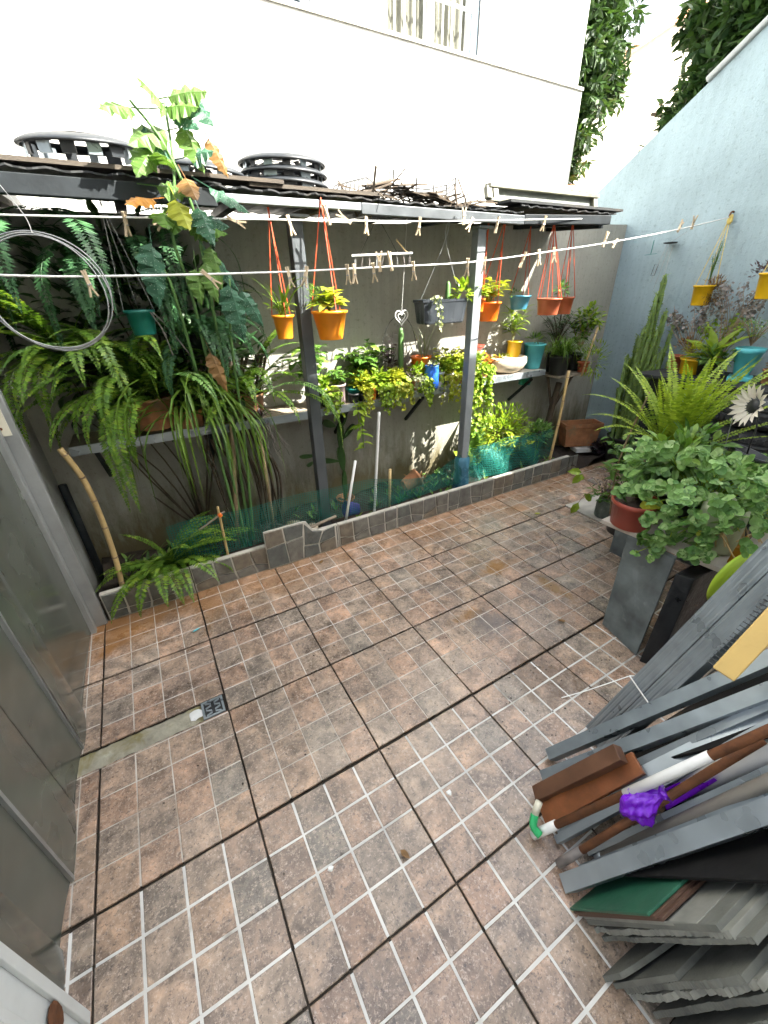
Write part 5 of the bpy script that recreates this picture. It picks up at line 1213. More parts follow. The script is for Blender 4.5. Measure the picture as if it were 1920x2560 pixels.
g = bush((4.24,-.40,1.05),(.08,.08,.07),150,.03,.012); plant('potted_plant', 'small brownish plant in red pot beside the euphorbia', 'potted plant', (4.25,-.34,ZS), .055, .045, .11, M['terracotta'], [('foliage',g,M['leaf_brown'])])
g = bush((4.22,-1.02,1.0),(.07,.08,.05),150,.03,.02); plant('potted_plant', 'low brown plant in dark clay pot at right edge above tyres', 'potted plant', (4.2,-1.02,ZS), .085, .07, .09, M['clay'], [('foliage',g,M['leaf_brown'])])
# grey leaved shrubs trained on the wall
for (c, rad, nb, lab, mt, seedbase) in (((4.30,-.60,1.36),(.10,.17,.14),420,'grey purple small leaved shrub beside the second yellow pot','leaf_grey',(4.26,-.62,.98)),((4.33,-.30,1.26),(.07,.17,.11),340,'thin grey leaved shrub below the mossy yellow pot','leaf_grey',(4.28,-.42,.98)),((4.30,-.56,1.20),(.09,.14,.07),240,'green jade like shrub above the nest plant','leaf_lime',(4.24,-.56,.98))):
    t = thing('wall_shrub', lab, 'shrub', seedbase); tips = []
    for _ in range(18): d = rdir(-.4,1); tips.append((c[0]+d.x*rad[0], c[1]+d.y*rad[1], c[2]+d.z*rad[2]))
    obj('stem', stems_mb(seedbase, tips, .0028, .05), M['stick'], t); g = MB()
    for _ in range(nb):
        a = V(rnd.choice(tips)); p = a.lerp(V(seedbase), rnd.uniform(0,.35)); d = rdir(-.5,1); g.roundleaf(p+d*rnd.uniform(.005,.04), d+V((-.5,0,.3)), rnd.uniform(.007,.013), 6)
    obj('foliage', g, M[mt], t)
s, l = stemmed((4.34,-.36,1.50), 6, .30, .04, .025, .008, 9); g = bush((4.36,-.40,1.42),(.07,.085,.10),900,.035,.006,-.9)
hang('yellow hanging pot wrapped in brown moss on the blue wall', (4.33,-.345,1.335), .072, .055, .135, M['yellow'], (4.47,-.305,1.89), M['cord_yellow'], [('stem',s,M['leaf']),('foliage',l,M['leaf_mint']),('moss',g,M['leaf_brown'])])
g = bush((4.22,-.74,1.53),(.08,.1,.08),120,.03,.014)
hang('second yellow hanging pot cut by the right edge of the picture', (4.2,-.80,1.385), .085, .065, .15, M['yellow'], (4.46,-.72,1.92), M['cord_yellow'], [('foliage',g,M['leaf_purple'])])
hk = thing('wall_hook', 'rusty hook with yellow cord tied on the blue wall', 'hook', (4.5,-.305,1.9))
g = MB(); g.tube(smoothpts([(4.502,-.305,1.93),(4.47,-.305,1.93),(4.455,-.305,1.905),(4.47,-.305,1.885)],4), .006, 6); obj('hook_rod', g, M['rust'], hk); g = MB(); g.lathe([(.01,-.03),(.018,-.015),(.016,.02),(.008,.03)], 8, (4.468,-.31,1.885), wob=.2); obj('knot', g, M['cord_yellow'], hk)
hd = thing('hanging_dish', 'dark hanging dish with thin wires on the blue wall above euphorbia', 'hanging dish', (4.44,.06,1.76))
g = MB(); g.lathe([(0,0),(.045,.004),(.052,.012),(.046,.012),(0,.006)], 16, (4.44,.055,1.765)); obj('dish', g, M['black_pl'], hd, smooth=True)
for p, q in (((4.44,.055,1.775),(4.46,-.04,1.84)),((4.44,.08,1.765),(4.36,.09,1.50)),((4.44,.03,1.765),(4.36,.0,1.48)),((4.44,.055,1.765),(4.36,.05,1.45))):
    g = MB(); g.tube([p,q], .0018, 4); obj('wire', g, M['wire'], hd)
lp = MB(); lp.tube([(4.47,.135,1.55),(4.47,.125,1.63),(4.47,.155,1.63),(4.47,.165,1.55),(4.47,.135,1.55)], .002, 4); tag(obj('wire_loop', lp, M['wire_dark']), 'small rectangular wire loop on blue wall left of the dish', 'wire loop')
gp = MB(); gp.tube([(4.40,.17,1.80),(4.40,.17,1.70)], .003, 5); gp.tube([(4.40,.12,1.705),(4.40,.22,1.70)], .002, 4); tag(obj('green_peg', gp, M['teal']), 'thin green wire peg hanging on line before the blue wall', 'peg')
# ------------------------------------------------------------------ plant table
tb_ = thing('plant_table', 'low makeshift table of stone slab on grey panels', 'table', (2.6,-1.45,0))
g = MB(); vs = [(2.195,-1.22),(2.235,-1.70),(3.15,-1.72),(3.15,-1.22)]
g.add([(x,y,.500) for x,y in vs]+[(x,y,.522) for x,y in vs], [(3,2,1,0),(4,5,6,7)]+[(i,(i+1)%4,4+(i+1)%4,4+i) for i in range(4)]); obj('slab', g, M['slab'], tb_, bevel=.003)
g = MB(); b = [V((2.17,-1.374,.0)),V((2.118,-1.58,.0)),V((2.19,-1.56,.499)),V((2.212,-1.345,.499))]; off = V((.028,.006,0))
g.add(b+[p+off for p in b], [(0,1,2,3),(7,6,5,4)]+[(i,4+i,4+(i+1)%4,(i+1)%4) for i in range(4)]); obj('leg_panel', g, M['panel_grey'], tb_, bevel=.003)
g = MB(); b = [V((2.10,-1.605,.0)),V((2.13,-1.665,.0)),V((2.215,-1.64,.435)),V((2.19,-1.58,.44))]; off = V((.5,-.02,0))
g.add(b+[p+off for p in b], [(0,1,2,3),(7,6,5,4)]+[(i,4+i,4+(i+1)%4,(i+1)%4) for i in range(4)]); obj('black_panel', g, basic('black_wrapped_board',(.018,.02,.022),.35,var=.4,scale=20,bstr=.6,bscale=50,dirt=((.12,.12,.12),.66)), tb_, bevel=.004)
g = MB(); g.box(3.05,3.10,-1.69,-1.26,0,.499); obj('leg_panel', g, M['panel_grey'], tb_)
t = plant('potted_plant', 'round leaved plant in red brown bowl pot on the table corner', 'potted plant', (2.262,-1.315,.523), .098, .082, .125, M['red_pot'], [], rim=.022)
def rosettes(mb, pts, r, n=8):
    for p in pts:
        p = V(p); ax = (rdir(.1,1)+V((-.35,.1,.2))).normalized(); a = ax.orthogonal().normalized(); b = ax.cross(a)
        for k in range(n):
            th = k*2.4; f = .35+.65*k/n; d = (a*math.cos(th)+b*math.sin(th)); rr = r*rnd.uniform(.55,.9)*(.55+.45*f)
            mb.roundleaf(p+d*r*f*1.05-ax*r*.35*f, (ax+d*.45*(1-f)+V((rnd.uniform(-.2,.2),rnd.uniform(-.2,.2),0))), rr, 8, cup=.22)
g = MB(); rosettes(g, [(2.262+rnd.uniform(-.07,.09),-1.315+rnd.uniform(-.06,.06),.665+rnd.uniform(0,.09)) for _ in range(12)], .028); obj('foliage', g, M['leaf_mint'], t)
g = MB()
for i in range(7): g.roundleaf((2.24+rnd.uniform(-.03,.08),-1.39+rnd.uniform(-.02,.02),.645+rnd.uniform(-.01,.02)), (-.5,-.4,.8), .022, 8)
obj('yellow_leaf', g, M['leaf_yellow'], t)
su = thing('mint_succulent', 'sprawling mint green round leaved succulent covering the table', 'succulent', (2.6,-1.45,.523))
pts = []
for _ in range(330):
    x = rnd.uniform(2.25,3.05); y = rnd.uniform(-1.70,-1.22); hgt = .34-.22*(x-2.3); pts.append((x, y, .56+rnd.uniform(.25,1.0)*hgt))
for _ in range(70): pts.append((2.21+rnd.uniform(-.05,.05), rnd.uniform(-1.66,-1.40), .60+rnd.uniform(-.06,.16)))
for _ in range(10): pts.append((2.165+rnd.uniform(-.03,.02), rnd.uniform(-1.52,-1.42), .50+rnd.uniform(-.03,.06)))
for _ in range(40): pts.append((rnd.uniform(2.25,2.6), rnd.uniform(-1.74,-1.62), .60+rnd.uniform(.0,.26)))
g = MB(); rosettes(g, pts[::2], .0205); rosettes(g, pts[1::4], .015); rosettes(g, pts[3::4], .027, 6); obj('foliage', g, M['leaf_mint'], su)
g = MB(); rosettes(g, rnd.sample(pts,16), .018, 3); obj('yellow_leaf', g, M['leaf_yellow'], su)
g = bush((2.55,-1.30,.78),(.30,.10,.12),120,.07,.03,-.2,True); obj('upper_foliage', g, M['leaf'], su)
obj('stem', stems_mb((2.55,-1.48,.54), rnd.sample(pts,70), .0035, .06), M['leaf_lime'], su)
g = MB()
for i in range(16):
    p = V((2.3+rnd.uniform(-.05,.3),-1.60+rnd.uniform(-.08,.04),.56)); g.tube(smoothpts([p, p+V((rnd.uniform(-.06,.06),rnd.uniform(-.06,.02),.08)), p+V((rnd.uniform(-.1,.02),rnd.uniform(-.12,.0),rnd.uniform(-.02,.06)))],4), .0028, 4)
obj('bare_stem', g, M['bamboo'], su)
for (x, y, r, h) in ((2.52,-1.38,.10,.12),(2.8,-1.45,.11,.13),(2.5,-1.60,.09,.10)): obj('pot', pot_mb((x,y,.523), r, r*.8, h), M['black_pl'], su, smooth=True)
pj_ = thing('plastic_jug', 'pale translucent cut plastic jug among the table plants', 'jug', (2.36,-1.60,.523))
g = MB(); vs = []
for k, z in ((.92,0),(1,.02),(1.0,.16),(.9,.20),(.86,.2),(.9,.05)):
    for j in range(16):
        x, y = rect(2*math.pi*(j+.5)/16, .06*k, .075*k); vs.append((2.36+x*.94-y*.34, -1.60+x*.34+y*.94, .524+z+(.02*math.sin(j*1.3) if z > .1 else 0)))
g.add(vs, [(i*16+j, i*16+(j+1)%16, (i+1)*16+(j+1)%16, (i+1)*16+j) for i in range(5) for j in range(16)]+[tuple(range(15,-1,-1))]); obj('body', g, basic('cloudy_plastic',(.42,.46,.30),.35,var=.12), pj_, smooth=True)
fern('upright_fern', 'bright lime fern with upright fronds standing behind the table plants', (2.86,-1.12,.64),
     [(rnd.uniform(0,360), rnd.uniform(62,86), rnd.uniform(.46,.68), rnd.uniform(.5,1.3), .046) for _ in range(26)] + [(120,60,.62,2.2,.04),(105,48,.55,2.6,.04),(140,52,.5,3.0,.04),(-60,52,.58,1.0,.04),(-50,44,.58,.9,.04),(-80,40,.5,1.0,.042),(-110,60,.42,1.6,.045),(-140,56,.38,2.2,.045),(170,50,.45,2.6,.045),(95,62,.58,1.6,.04),(150,64,.5,1.8,.045)],
     M['fern_lime'], pot=(.13,.10,.2,M['clay']))
obj('stand', MB().box(2.78,2.98,-1.20,-1.0,0,.458), M['panel_grey'], bpy.data.objects['upright_fern'])
s, l = stemmed((2.86,-.98,.34), 30, .46, .30, .075, .035, 7); plant('potted_plant', 'mixed dark green leafy plant left of the upright fern', 'potted plant', (2.90,-.98,.10), .11, .09, .26, M['black_pl'], [('stem',s,M['leaf']),('foliage',l,M['leaf'])])
s, l = stemmed((2.44,-1.27,.60), 20, .26, .16, .055, .03, 8, round_=True); plant('potted_plant', 'round leaved green plant behind the red bowl pot', 'potted plant', (2.44,-1.27,.523), .07, .055, .09, M['black_pl'], [('stem',s,M['leaf']),('foliage',l,M['leaf_mint'])])
cane('wood_stake', 'tall pale thin stake rising among the plants left of the fern', [(2.78,-.94,.25),(2.76,-.92,.6),(2.84,-.94,.98)], .005, M['stick'], 'stake')
bk = thing('plastic_bucket', 'dark plastic bucket pot tipped on the plants at right', 'bucket', (2.9,-1.4,.68))
g = MB(); g.lathe([(0,0),(.062,0),(.068,.03),(.085,.11),(.094,.112),(.094,.124),(.082,.124),(.066,.02),(0,.012)], 26, (2.86,-1.42,.665), M=Matrix.Rotation(math.radians(14),4,'X') @ Matrix.Rotation(math.radians(10),4,'Y')); obj('body', g, M['grey_pl'], bk, smooth=True)
g = MB(); g.tube([(2.86,-1.35,.78),(2.87,-1.33,.93)], .002, 4); obj('handle_wire', g, M['wire'], bk)
pw = thing('pinwheel', 'white petalled pinwheel flower ornament on a stem at right', 'ornament', (2.9,-1.4,.6))
ctr = V((2.9,-1.385,.985)); ax = V((-.55,.35,.1)).normalized(); a_ = ax.orthogonal().normalized(); b_ = ax.cross(a_)
for k in range(18):
    th = 2*math.pi*k/18; d = a_*math.cos(th)+b_*math.sin(th); g = MB(); g.leaf(ctr+d*.03+ax*.004*(k%2), d+ax*.7, ax, .078, .026, .3, .2); obj('petal', g, M['feather'], pw)
g = MB(); g.lathe([(0,-.02),(.03,-.015),(.036,0),(.03,.012),(0,.016)], 16, ctr, M=ax.to_track_quat('Z','Y').to_matrix().to_4x4()); obj('hub', g, M['black_pl'], pw, smooth=True)
g = MB(); g.tube([ctr-ax*.02, ctr+V((.03,-.03,-.1)), (2.93,-1.43,.53)], .004, 5); obj('stem', g, M['wire_dark'], pw)
wt = MB(); wt.frame_box((3.23,-.63,.0095),(.18,-.004,0),(.004,.18,0),(0,0,.0045)); tag(obj('loose_tile', wt, M['slab'], bevel=.002), 'loose pale tile lying on the floor under the glass jar', 'tile')
jr = thing('glass_jar', 'dusty glass jar holding thin stems on the loose tile', 'jar', (3.14,-.70,.014))
g = MB(); g.lathe([(0,0),(.055,0),(.06,.01),(.06,.11),(.045,.14),(.045,.15),(.038,.15),(.038,.13),(.052,.1),(.052,.012),(0,.012)], 20, (3.14,-.70,.0145)); obj('body', g, M['jar'], jr, smooth=True)
s, l = stemmed((3.14,-.70,.10), 14, .30, .14, .035, .012, 10); obj('stem', s, M['stick'], jr); obj('foliage', l, M['leaf_purple'], jr)
s, l = stemmed((3.08,-.72,.10), 10, .22, .12, .04, .015, 9); obj('green_foliage', l, M['leaf'], jr)
tw = thing('leafy_twig', 'thin twig with a few yellow green leaves left of the jar', 'twig', (3.14,-.66,.15))
g = MB(); g.tube(smoothpts([(3.14,-.69,.14),(3.10,-.58,.22),(3.10,-.50,.28)],5), .003, 5); g.tube(smoothpts([(3.12,-.62,.2),(3.06,-.58,.15),(3.02,-.57,.10)],5), .002, 5); obj('stem', g, M['stick'], tw)
for p, d in (((3.10,-.50,.28),(-.4,.3,-.7)),((3.10,-.50,.28),(.2,.2,-.5)),((3.10,-.49,.29),(-.6,.3,.1)),((3.02,-.57,.10),(-.3,.1,-.7)),((3.06,-.57,.16),(.3,-.2,-.3))):
    g = MB(); g.leaf(p, d, (-.5,-.6,.5), .10, .055, .3, .3); obj('leaf', g, M['leaf_lime'], tw)
cane('green_hose', 'short white pipe crossing behind the bucket at the right edge', [(2.86,-1.52,.68),(3.0,-1.60,.70)], .012, M['white_plastic'], 'pipe')
s, l = stemmed((2.75,-1.62,.55), 14, .30, .16, .09, .05, 5); t = thing('broad_leaf_plant', 'broad leaved green plant at the right edge behind the steel bundle', 'plant', (2.75,-1.6,.523)); obj('stem', s, M['leaf'], t); obj('foliage', l, M['leaf_mint'], t); obj('pot', pot_mb((2.75,-1.62,.523), .07, .055, .08), M['black_pl'], t, smooth=True)
g = MB(); g.leaf((2.34,-1.70,.64),(-.3,-.1,-.9),(-.7,-.6,.3),.17,.06,.4,.5); t = thing('dry_leaf', 'curled dry brown leaf hanging over the table edge', 'leaf', (2.34,-1.70,.64)); obj('blade', g, M['leaf_orange'], t); g = MB(); g.tube([(2.34,-1.70,.64),(2.38,-1.69,.68)], .0025, 4); obj('stalk', g, M['stick'], t)
# ------------------------------------------------------------------ stack of leaning materials
def csec(w, h, th=.004, lip=.014, flutes=0):
    p = [(-w/2,0)]
    if flutes:
        for i in range(flutes):
            a = -w/2+w*(i+.28)/flutes; b = -w/2+w*(i+.72)/flutes; e = w/flutes*.14
            p += [(a,0),(a+e,-.0016),(b-e,-.0016),(b,0)]
    p += [(w/2,0),(w/2,-h),(w/2-lip,-h),(w/2-lip,-h+th),(w/2-th,-h+th),(w/2-th,-th-.004),(-w/2+th,-th-.004),(-w/2+th,-h+th),(-w/2+lip,-h+th),(-w/2+lip,-h),(-w/2,-h)]
    return [(a, -b) for a, b in p][::-1]
face = V((-.75,.25,.5))
def section(label, p0, p1, w, h, mat, name='steel_section', flutes=0, xd=None, group='leaning steel sections'):
    t = thing(name, label, 'steel section', p0, group); d = (V(p1)-V(p0)).normalized()
    xd = xd or d.cross(face).normalized()
    # outward normal of the web must look at the camera side
    yd = d.cross(V(xd))
    prof = csec(w, h, flutes=flutes)
    if yd.dot(face) < 0: prof = [(a,-b) for a,b in prof][::-1]
    prof = [(a,-b) for a,b in prof][::-1]
    extrude(prof, p0, p1, xd, mat, t, 'section'); return t
bd = V((.18,-.18,.85)).normalized()
b0 = V((1.60,-1.735,.002))
sx = bd.cross(face).normalized()
for k, (o_, lab) in enumerate(((-.027,'upper fluted grey steel section of the tied bundle'),(.031,'lower fluted grey steel section of the tied bundle'))):
    section(lab, b0+sx*o_, b0+sx*o_+bd*2.3, .055, .045, M['steel_dark'], flutes=3)
tie = MB(); c = b0+bd*.31; nn = face-bd*face.dot(bd); nn.normalize()
tie.tube([c-sx*.062+nn*.006, c+sx*.064+nn*.006, c+sx*.064-nn*.052, c-sx*.062-nn*.052, c-sx*.062+nn*.006], .0028, 5); tie.tube([c-sx*.062+nn*.006, c-sx*.062+nn*.006+V((-.12,.06,-.06)), c-sx*.06+V((-.21,.10,-.08))], .0018, 4)
tag(obj('string_tie', tie, M['cord_white']), 'white string tied round the fluted steel bundle', 'string')
section('dark grey steel channel lying left of the tied bundle', (1.395,-1.690,.03), (2.04,-2.31,1.22), .036, .04, M['steel_dark'])
section('dark grey steel channel with notches above the red timber', (1.318,-1.732,.03), (1.99,-2.35,1.15), .036, .045, M['steel_dark'])
section('thin bright steel angle just below the reddish board', (1.22,-1.875,.01), (1.66,-2.12,.66), .02, .025, M['steel'])
section('narrow steel strip above the grey plastic pipe', (1.27,-1.945,.02), (1.68,-2.30,1.02), .018, .02, M['steel'])
section('narrow dark channel under the grey plastic pipe', (1.22,-1.965,.01), (1.64,-2.335,.98), .03, .03, M['steel_dark'])
def bar(name, label, cat, p0, p1, w, h, mat, up=(-.5,.2,.8)):
    t = thing(name, label, cat, p0); g = MB(); g.beam(p0, p1, w, h, up); obj('bar', g, mat, t, bevel=.002); return t
bar('timber_offcut', 'dark brown square timber offcut on the steel channels', 'timber', (1.262,-1.765,.03), (1.405,-1.885,.31), .045, .035, M['wood_brown'])
bar('timber_board', 'reddish orange board under the brown timber offcut', 'board', (1.235,-1.815,.02), (1.43,-1.925,.30), .06, .014, M['wood_red'])
section('pale grey steel stud beside the reddish board', (1.245,-1.855,.012), (1.56,-1.99,.34), .055, .04, M['steel'])
section('short galvanised stud behind the purple bag', (1.38,-1.93,.22), (1.75,-2.12,.62), .06, .045, M['steel'])
section('wide blue grey galvanised channel above the green board', (1.152,-1.955,.008), (1.62,-2.345,.96), .042, .035, M['steel'])
def pipe(label, pts, r, mat, tips=()):
    t = thing('pipe', label, 'pipe', pts[0], 'leaning pipes'); g = MB(); g.tube(pts, r, 12); obj('shaft', g, mat, t, smooth=True)
    for a, b, rr, mt in tips: g = MB(); g.tube([a,b], rr, 12); obj('sleeve', g, mt, t, smooth=True)
    return t
section('slim channel with bright edge below the brown timber', (1.30,-1.80,.02), (1.85,-2.20,.85), .02, .03, M['steel'])
def lerp(a,b,t): return tuple(V(a).lerp(V(b),t))
A = (1.195,-1.845,.035); B = (1.80,-2.335,1.19)
PIPE = pipe('long rusty pipe with white sleeves and green tip beside purple bag', [A,B], .011, M['rust'], [(lerp(A,B,-.03),lerp(A,B,.04),.0135,M['white_plastic']),(lerp(A,B,.22),lerp(A,B,.40),.0125,M['white_plastic'])])
g = MB(); g.tube(smoothpts([(1.175,-1.85,.04),(1.172,-1.825,.05),(1.19,-1.81,.07)],4), .012, 8); obj('green_tip', g, basic('bright_green_tape',(.02,.42,.14),.4), PIPE, smooth=True); g = MB(); g.tube([(1.19,-1.81,.07),(1.215,-1.80,.10)], .011, 8); obj('white_end', g, M['cream_pl'], PIPE, smooth=True)
A = (1.182,-1.925,.03); B = (1.52,-2.09,.56)
pipe('shorter rusty pipe below the purple bag', [A,B], .0105, M['rust'], [(lerp(A,B,-.02),lerp(A,B,.12),.0125,M['leaf_grey'])])
A = (1.285,-1.975,.03); B = (1.66,-2.335,1.12)
pipe('grey brown plastic pipe above the galvanised channel', [A,B], .016, basic('grey_pvc',(.22,.205,.18),.4,var=.15), [(lerp(A,B,-.006),lerp(A,B,.015),.017,M['steel'])])
A = (1.45,-2.00,.25); B = (1.72,-2.3,1.0)
pipe('thick white plastic pipe at the right edge of the pile', [A,B], .03, M['white_plastic'])
A = (1.50,-1.99,.30); B = (1.86,-2.28,1.05)
pipe('thin grey rod crossing behind the white pipe', [A,B], .006, M['steel'])
pb = thing('purple_bag', 'bright purple plastic bag knotted round the pipes', 'plastic bag', (1.33,-1.98,.3))
g = MB(); vs = []; n1, n2 = 64, 31; dd = V((.42,-.34,.80)).normalized(); q = dd.orthogonal().normalized(); q2 = dd.cross(q)
for i in range(n2):
    t_ = i/(n2-1); q_ = t_*10; i0 = min(9,int(q_)); rr_ = (.008,.024,.038,.046,.047,.042,.034,.027,.019,.012,.024); r_ = rr_[i0]+(rr_[i0+1]-rr_[i0])*(q_-i0); i_ = t_*10
    for j in range(n1):
        a = 2*math.pi*j/n1; k = 1+.16*math.sin(a*3+i_*.7)+.11*math.sin(a*7-i_*1.3)+.07*math.sin(a*13+i_*2.1)+.05*math.sin(i_*5+a*2)
        vs.append(V((1.315,-1.965,.235))+dd*(.14*t_)+(q*math.cos(a)+q2*math.sin(a))*r_*.82*k)
g.add(vs, [(i*n1+j, i*n1+(j+1)%n1, (i+1)*n1+(j+1)%n1, (i+1)*n1+j) for i in range(n2-1) for j in range(n1)]+[tuple(range(n1-1,-1,-1)), tuple((n2-1)*n1+j for j in range(n1))]); obj('bag', g, M['purple'], pb, smooth=True)
g = MB(); vs = []
for i in range(9):
    t_ = i/8
    for j in range(3): vs.append(V((1.375,-2.005,.34))+V((.055,-.045,.01))*t_+V((-.02,.01,-.03))*(j-1)*(1+t_)+V((0,0,.012*math.sin(i*2+j))))
g.add(vs, [(i*3+j,(i+1)*3+j,(i+1)*3+j+1,i*3+j+1) for i in range(8) for j in range(2)]); obj('loose_end', g, M['purple'], pb, smooth=True)
# boards leaning on the house wall: left end seen
def board(label, bot, top, length, th, mat, yaw=-.08, rough=0, name='leaning_board', cut=None):
    t = thing(name, label, 'board', bot, 'leaning boards')
    bot = V(bot); top = V(top); u = (top-bot); H = u.length; u.normalize(); xd = V((1,yaw,0)); xd = (xd-u*xd.dot(u)).normalized(); nn = xd.cross(u).normalized()
    if nn.z < 0: nn = -nn
    k = 70; pr = []; w1 = [rnd.uniform(-1,1) for _ in range(12)]
    for i in range(k+1):
        f = i/k; pr.append((cut(f) if cut else 0) + ((rnd.uniform(-.35,.35)*rough + rough*(w1[int(f*10.99)]*(1-f*10.99%1)+w1[min(11,int(f*10.99)+1)]*(f*10.99%1))) if rough and 0 < i < k else 0))
    prof = [(pr[i], H*i/k) for i in range(k+1)] + [(length,H),(length,0)]
    n = len(prof); g = MB()
    g.add([bot+xd*a+u*b for a,b in prof]+[bot+xd*a+u*b-nn*th for a,b in prof], [tuple(range(n-1,-1,-1)), tuple(range(n,2*n))]+[(i,(i+1)%n,n+(i+1)%n,n+i) for i in range(n)])
    obj('sheet', g, mat, t, bevel=.0008); return t
board('green faced board on top of the leaning board pile', (1.129,-1.999,.003), (1.129,-2.121,.316), .9, .006, M['green_board'])
board('large black sheet added as shade behind the pipes above the green board', (1.235,-1.972,.003), (1.265,-2.31,.72), .85, .006, basic('shade_sheet',(.008,.008,.008),.8,var=.4,spec=.2))  # added sheet, its black stands for deep shade between the pipes
board('second black sheet added as shade behind the upper steel channels', (1.44,-1.79,.003), (1.54,-2.13,.64), 1.0, .006, bpy.data.materials['shade_sheet'])  # likewise added, shade behind the channels made as a black sheet
board('first brown hardboard right under the green faced board', (1.132,-2.009,.003), (1.134,-2.131,.322), .95, .006, M['ply'])
board('second brown hardboard under the green faced board', (1.138,-2.018,.003), (1.138,-2.141,.332), 1.0, .006, M['ply'])
board('tall pale grey board behind the brown hardboards', (1.145,-2.026,.003), (1.150,-2.180,.402), 1.0, .008, M['board_edge'])
board('grey cement board with pale edge, second behind hardboards', (1.146,-2.036,.003), (1.150,-2.198,.448), 1.0, .012, M['board'])
board('thick grey cement board with crumbled end', (1.149,-2.058,.003), (1.149,-2.214,.465), 1.0, .012, M['board_edge'], rough=.008)
board('grey cement board standing highest in the pile middle', (1.152,-2.078,.003), (1.152,-2.236,.50), 1.0, .010, M['board'], rough=.005)
board('small cement offcut with curved broken top', (1.091,-2.123,.003), (1.112,-2.172,.21), .5, .011, M['board'], cut=lambda f: .16*max(0,f-.35)**1.4*2)
board('cement offcut with straight top in front of crumbled boards', (1.102,-2.143,.003), (1.102,-2.199,.248), .6, .011, M['board'], cut=lambda f: .02*f)
board('large cement board with rough end near bottom edge', (1.118,-2.160,.003), (1.121,-2.252,.44), .9, .012, M['board'], rough=.006)
board('cement board with ragged left end near bottom corner', (1.121,-2.176,.003), (1.121,-2.268,.46), .9, .012, M['board_edge'], rough=.012)
board('lowest but one cement board at the bottom right corner', (1.139,-2.217,.003), (1.139,-2.287,.45), .9, .012, M['board'], rough=.004)
board('last cement board at the bottom right corner', (1.12,-2.245,.003), (1.125,-2.315,.48), .9, .012, M['board'], rough=.004)
# brush head and lime lid
bh = thing('brush_head', 'yellow wooden brush head with dark bristles on the pile', 'brush', (1.6,-1.97,.6))
c = V((1.66,-1.97,.655)); ud = (V((1.626,-1.97,.817))-V((1.427,-1.97,.737))); 
p00 = V((1.529,-1.95,.655)); p01 = V((1.533,-1.997,.649)); e_ = V((.175,-.026,.245))
n_ = (p01-p00).cross(e_).normalized()
if n_.dot(V((-.6,0,.6))) < 0: n_ = -n_
g = MB(); q4 = [p00,p01,p01+e_,p00+e_]; g.add(q4+[p-n_*.018 for p in q4], [(0,1,2,3),(7,6,5,4)]+[(i,4+i,4+(i+1)%4,(i+1)%4) for i in range(4)]); obj('block', g, M['brush_wood'], bh, bevel=.003)
sdv = (p00-p01).normalized(); g = MB()
for i in range(26):
    f = (i+.5)/26
    for k in range(2): p = p00.lerp(p00+e_,f)-n_*(.005+.008*k); g.tube([p, p+sdv*.016+n_*rnd.uniform(-.003,.003)], .0012, 3)
obj('bristles', g, M['black_pl'], bh); bpy.data.objects['bristles']['kind'] = 'stuff'
ll = thing('lime_lid', 'lime green plastic lid wedged behind the steel bundle', 'lid', (2.3,-1.72,.3))
Mx = V((-.22,-.94,-.02)).to_track_quat('Z','Y').to_matrix().to_4x4()
g = MB(); g.lathe([(0,.0),(.10,.0),(.124,-.006),(.130,-.016),(.124,-.018),(.10,-.008),(0,-.008)], 36, (2.32,-1.742,.455), M=Mx); obj('disc', g, M['lime'], ll, smooth=True)
g = MB(); g.lathe([(.08,.0005),(.084,.004),(.088,.0005)], 30, (2.32,-1.742,.455), M=Mx); obj('ring', g, M['lime'], ll, smooth=True)
# ------------------------------------------------------------------ litter on the floor

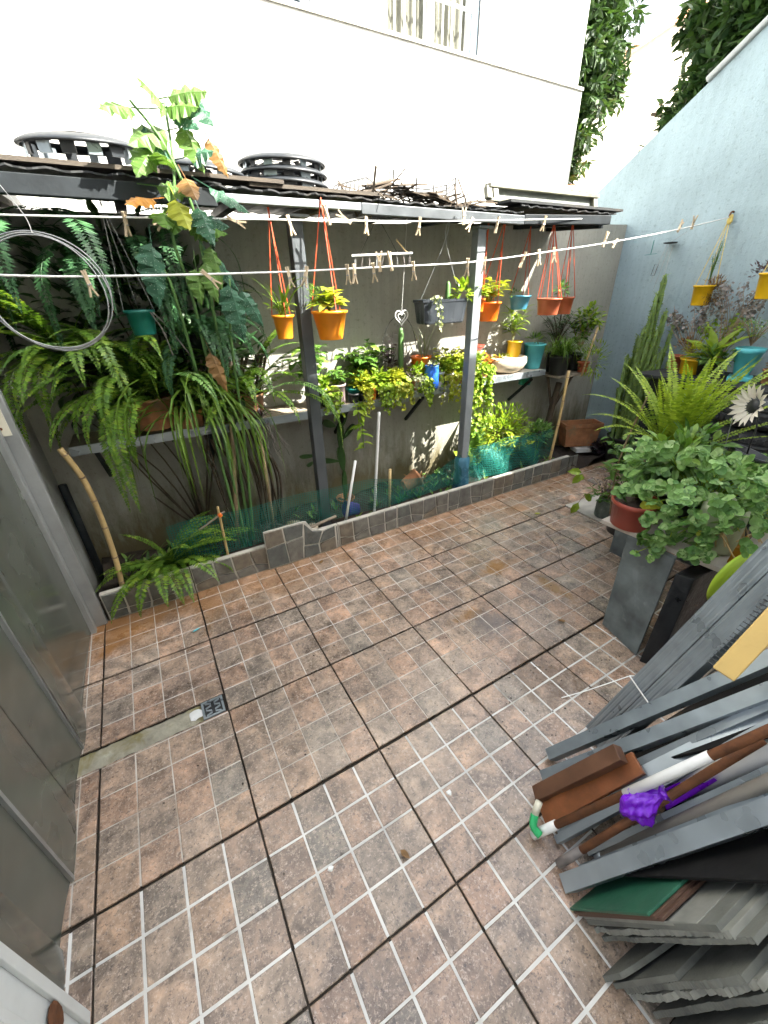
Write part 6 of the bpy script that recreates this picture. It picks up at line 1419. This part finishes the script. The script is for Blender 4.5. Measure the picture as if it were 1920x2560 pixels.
def flake(name, label, cat, p, d, L, W, mat, curl=.2):
    g = MB(); g.leaf(V(p)+V((0,0,.008)), d, (0,0,1), L, W, .2, curl*.2); tag(obj(name, g, mat), label, cat)
flake('fallen_leaf', 'dry curled brown leaf lying on the near floor tiles', 'leaf', (.80,-1.655,.001), (.4,-.9,0), .035, .018, M['leaf_brown'])
flake('fallen_leaf', 'tiny teal plastic scrap on the tile near the left kerb', 'scrap', (.385,-.365,.006), (.9,.3,0), .04, .012, M['turquoise'])
flake('fallen_leaf', 'small yellow leaf lying on tiles near the loose pale tile', 'leaf', (2.75,-.42,.006), (.8,-.3,0), .05, .022, M['leaf_yellow'])
flake('fallen_leaf', 'brown leaf lying on the floor below the broken kerb tile', 'leaf', (1.15,-.16,.006), (.6,.5,0), .045, .02, M['leaf_brown'])
flake('fallen_leaf', 'brown leaf lying near the grey table panel', 'leaf', (2.02,-1.28,.006), (-.5,.6,0), .045, .02, M['leaf_brown'])
g = MB(); g.lathe([(0,.004),(.006,.004),(.009,0)], 8, (.602,-1.585,-.003), wob=.2); tag(obj('paint_chip', g, M['white_plastic']), 'small white chip on the near floor tile', 'chip')
g = MB(); g.lathe([(0,.004),(.006,.003),(.010,0)], 8, (1.03,-1.60,-.003), wob=.2); tag(obj('paint_chip', g, M['white_plastic']), 'small white fleck on tile beside the leaning timber', 'chip')
g = MB(); g.lathe([(0,.006),(.018,.004),(.026,0)], 10, (.335,-.845,-.003), wob=.3); tag(obj('mortar_lump', g, M['white_plastic']), 'white mortar lump on the cement strip beside the drain', 'mortar')
g = MB(); g.tube(smoothpts([(2.62,-.63,.006),(2.55,-.78,.006),(2.42,-.93,.006),(2.40,-1.0,.006)],5), .0013, 4); tag(obj('thin_wire', g, M['wire_dark']), 'thin bent wire lying on the far floor tiles', 'wire')
g = MB()
for i in range(260):
    x, y = (rnd.gauss(1.70,.22), rnd.gauss(-1.42,.14)) if i % 2 else (rnd.uniform(.05,2.4), rnd.uniform(-1.9,-.1))
    p = V((x,y,.0055 if y > -1.35 else -.0025)); a = rnd.uniform(0,6.28); L_ = rnd.uniform(.002,.006)
    g.add([p+V((math.cos(a)*L_,math.sin(a)*L_,0)), p+V((-math.sin(a)*L_*.6,math.cos(a)*L_*.6,0)), p-V((math.cos(a)*L_,math.sin(a)*L_,0)), p+V((math.sin(a)*L_*.6,-math.cos(a)*L_*.6,.002))], [(0,1,2,3)])
o = obj('floor_grit', g, M['soil']); o['kind'] = 'stuff'; tag(o, 'scattered dark grit on the floor tiles', 'grit')
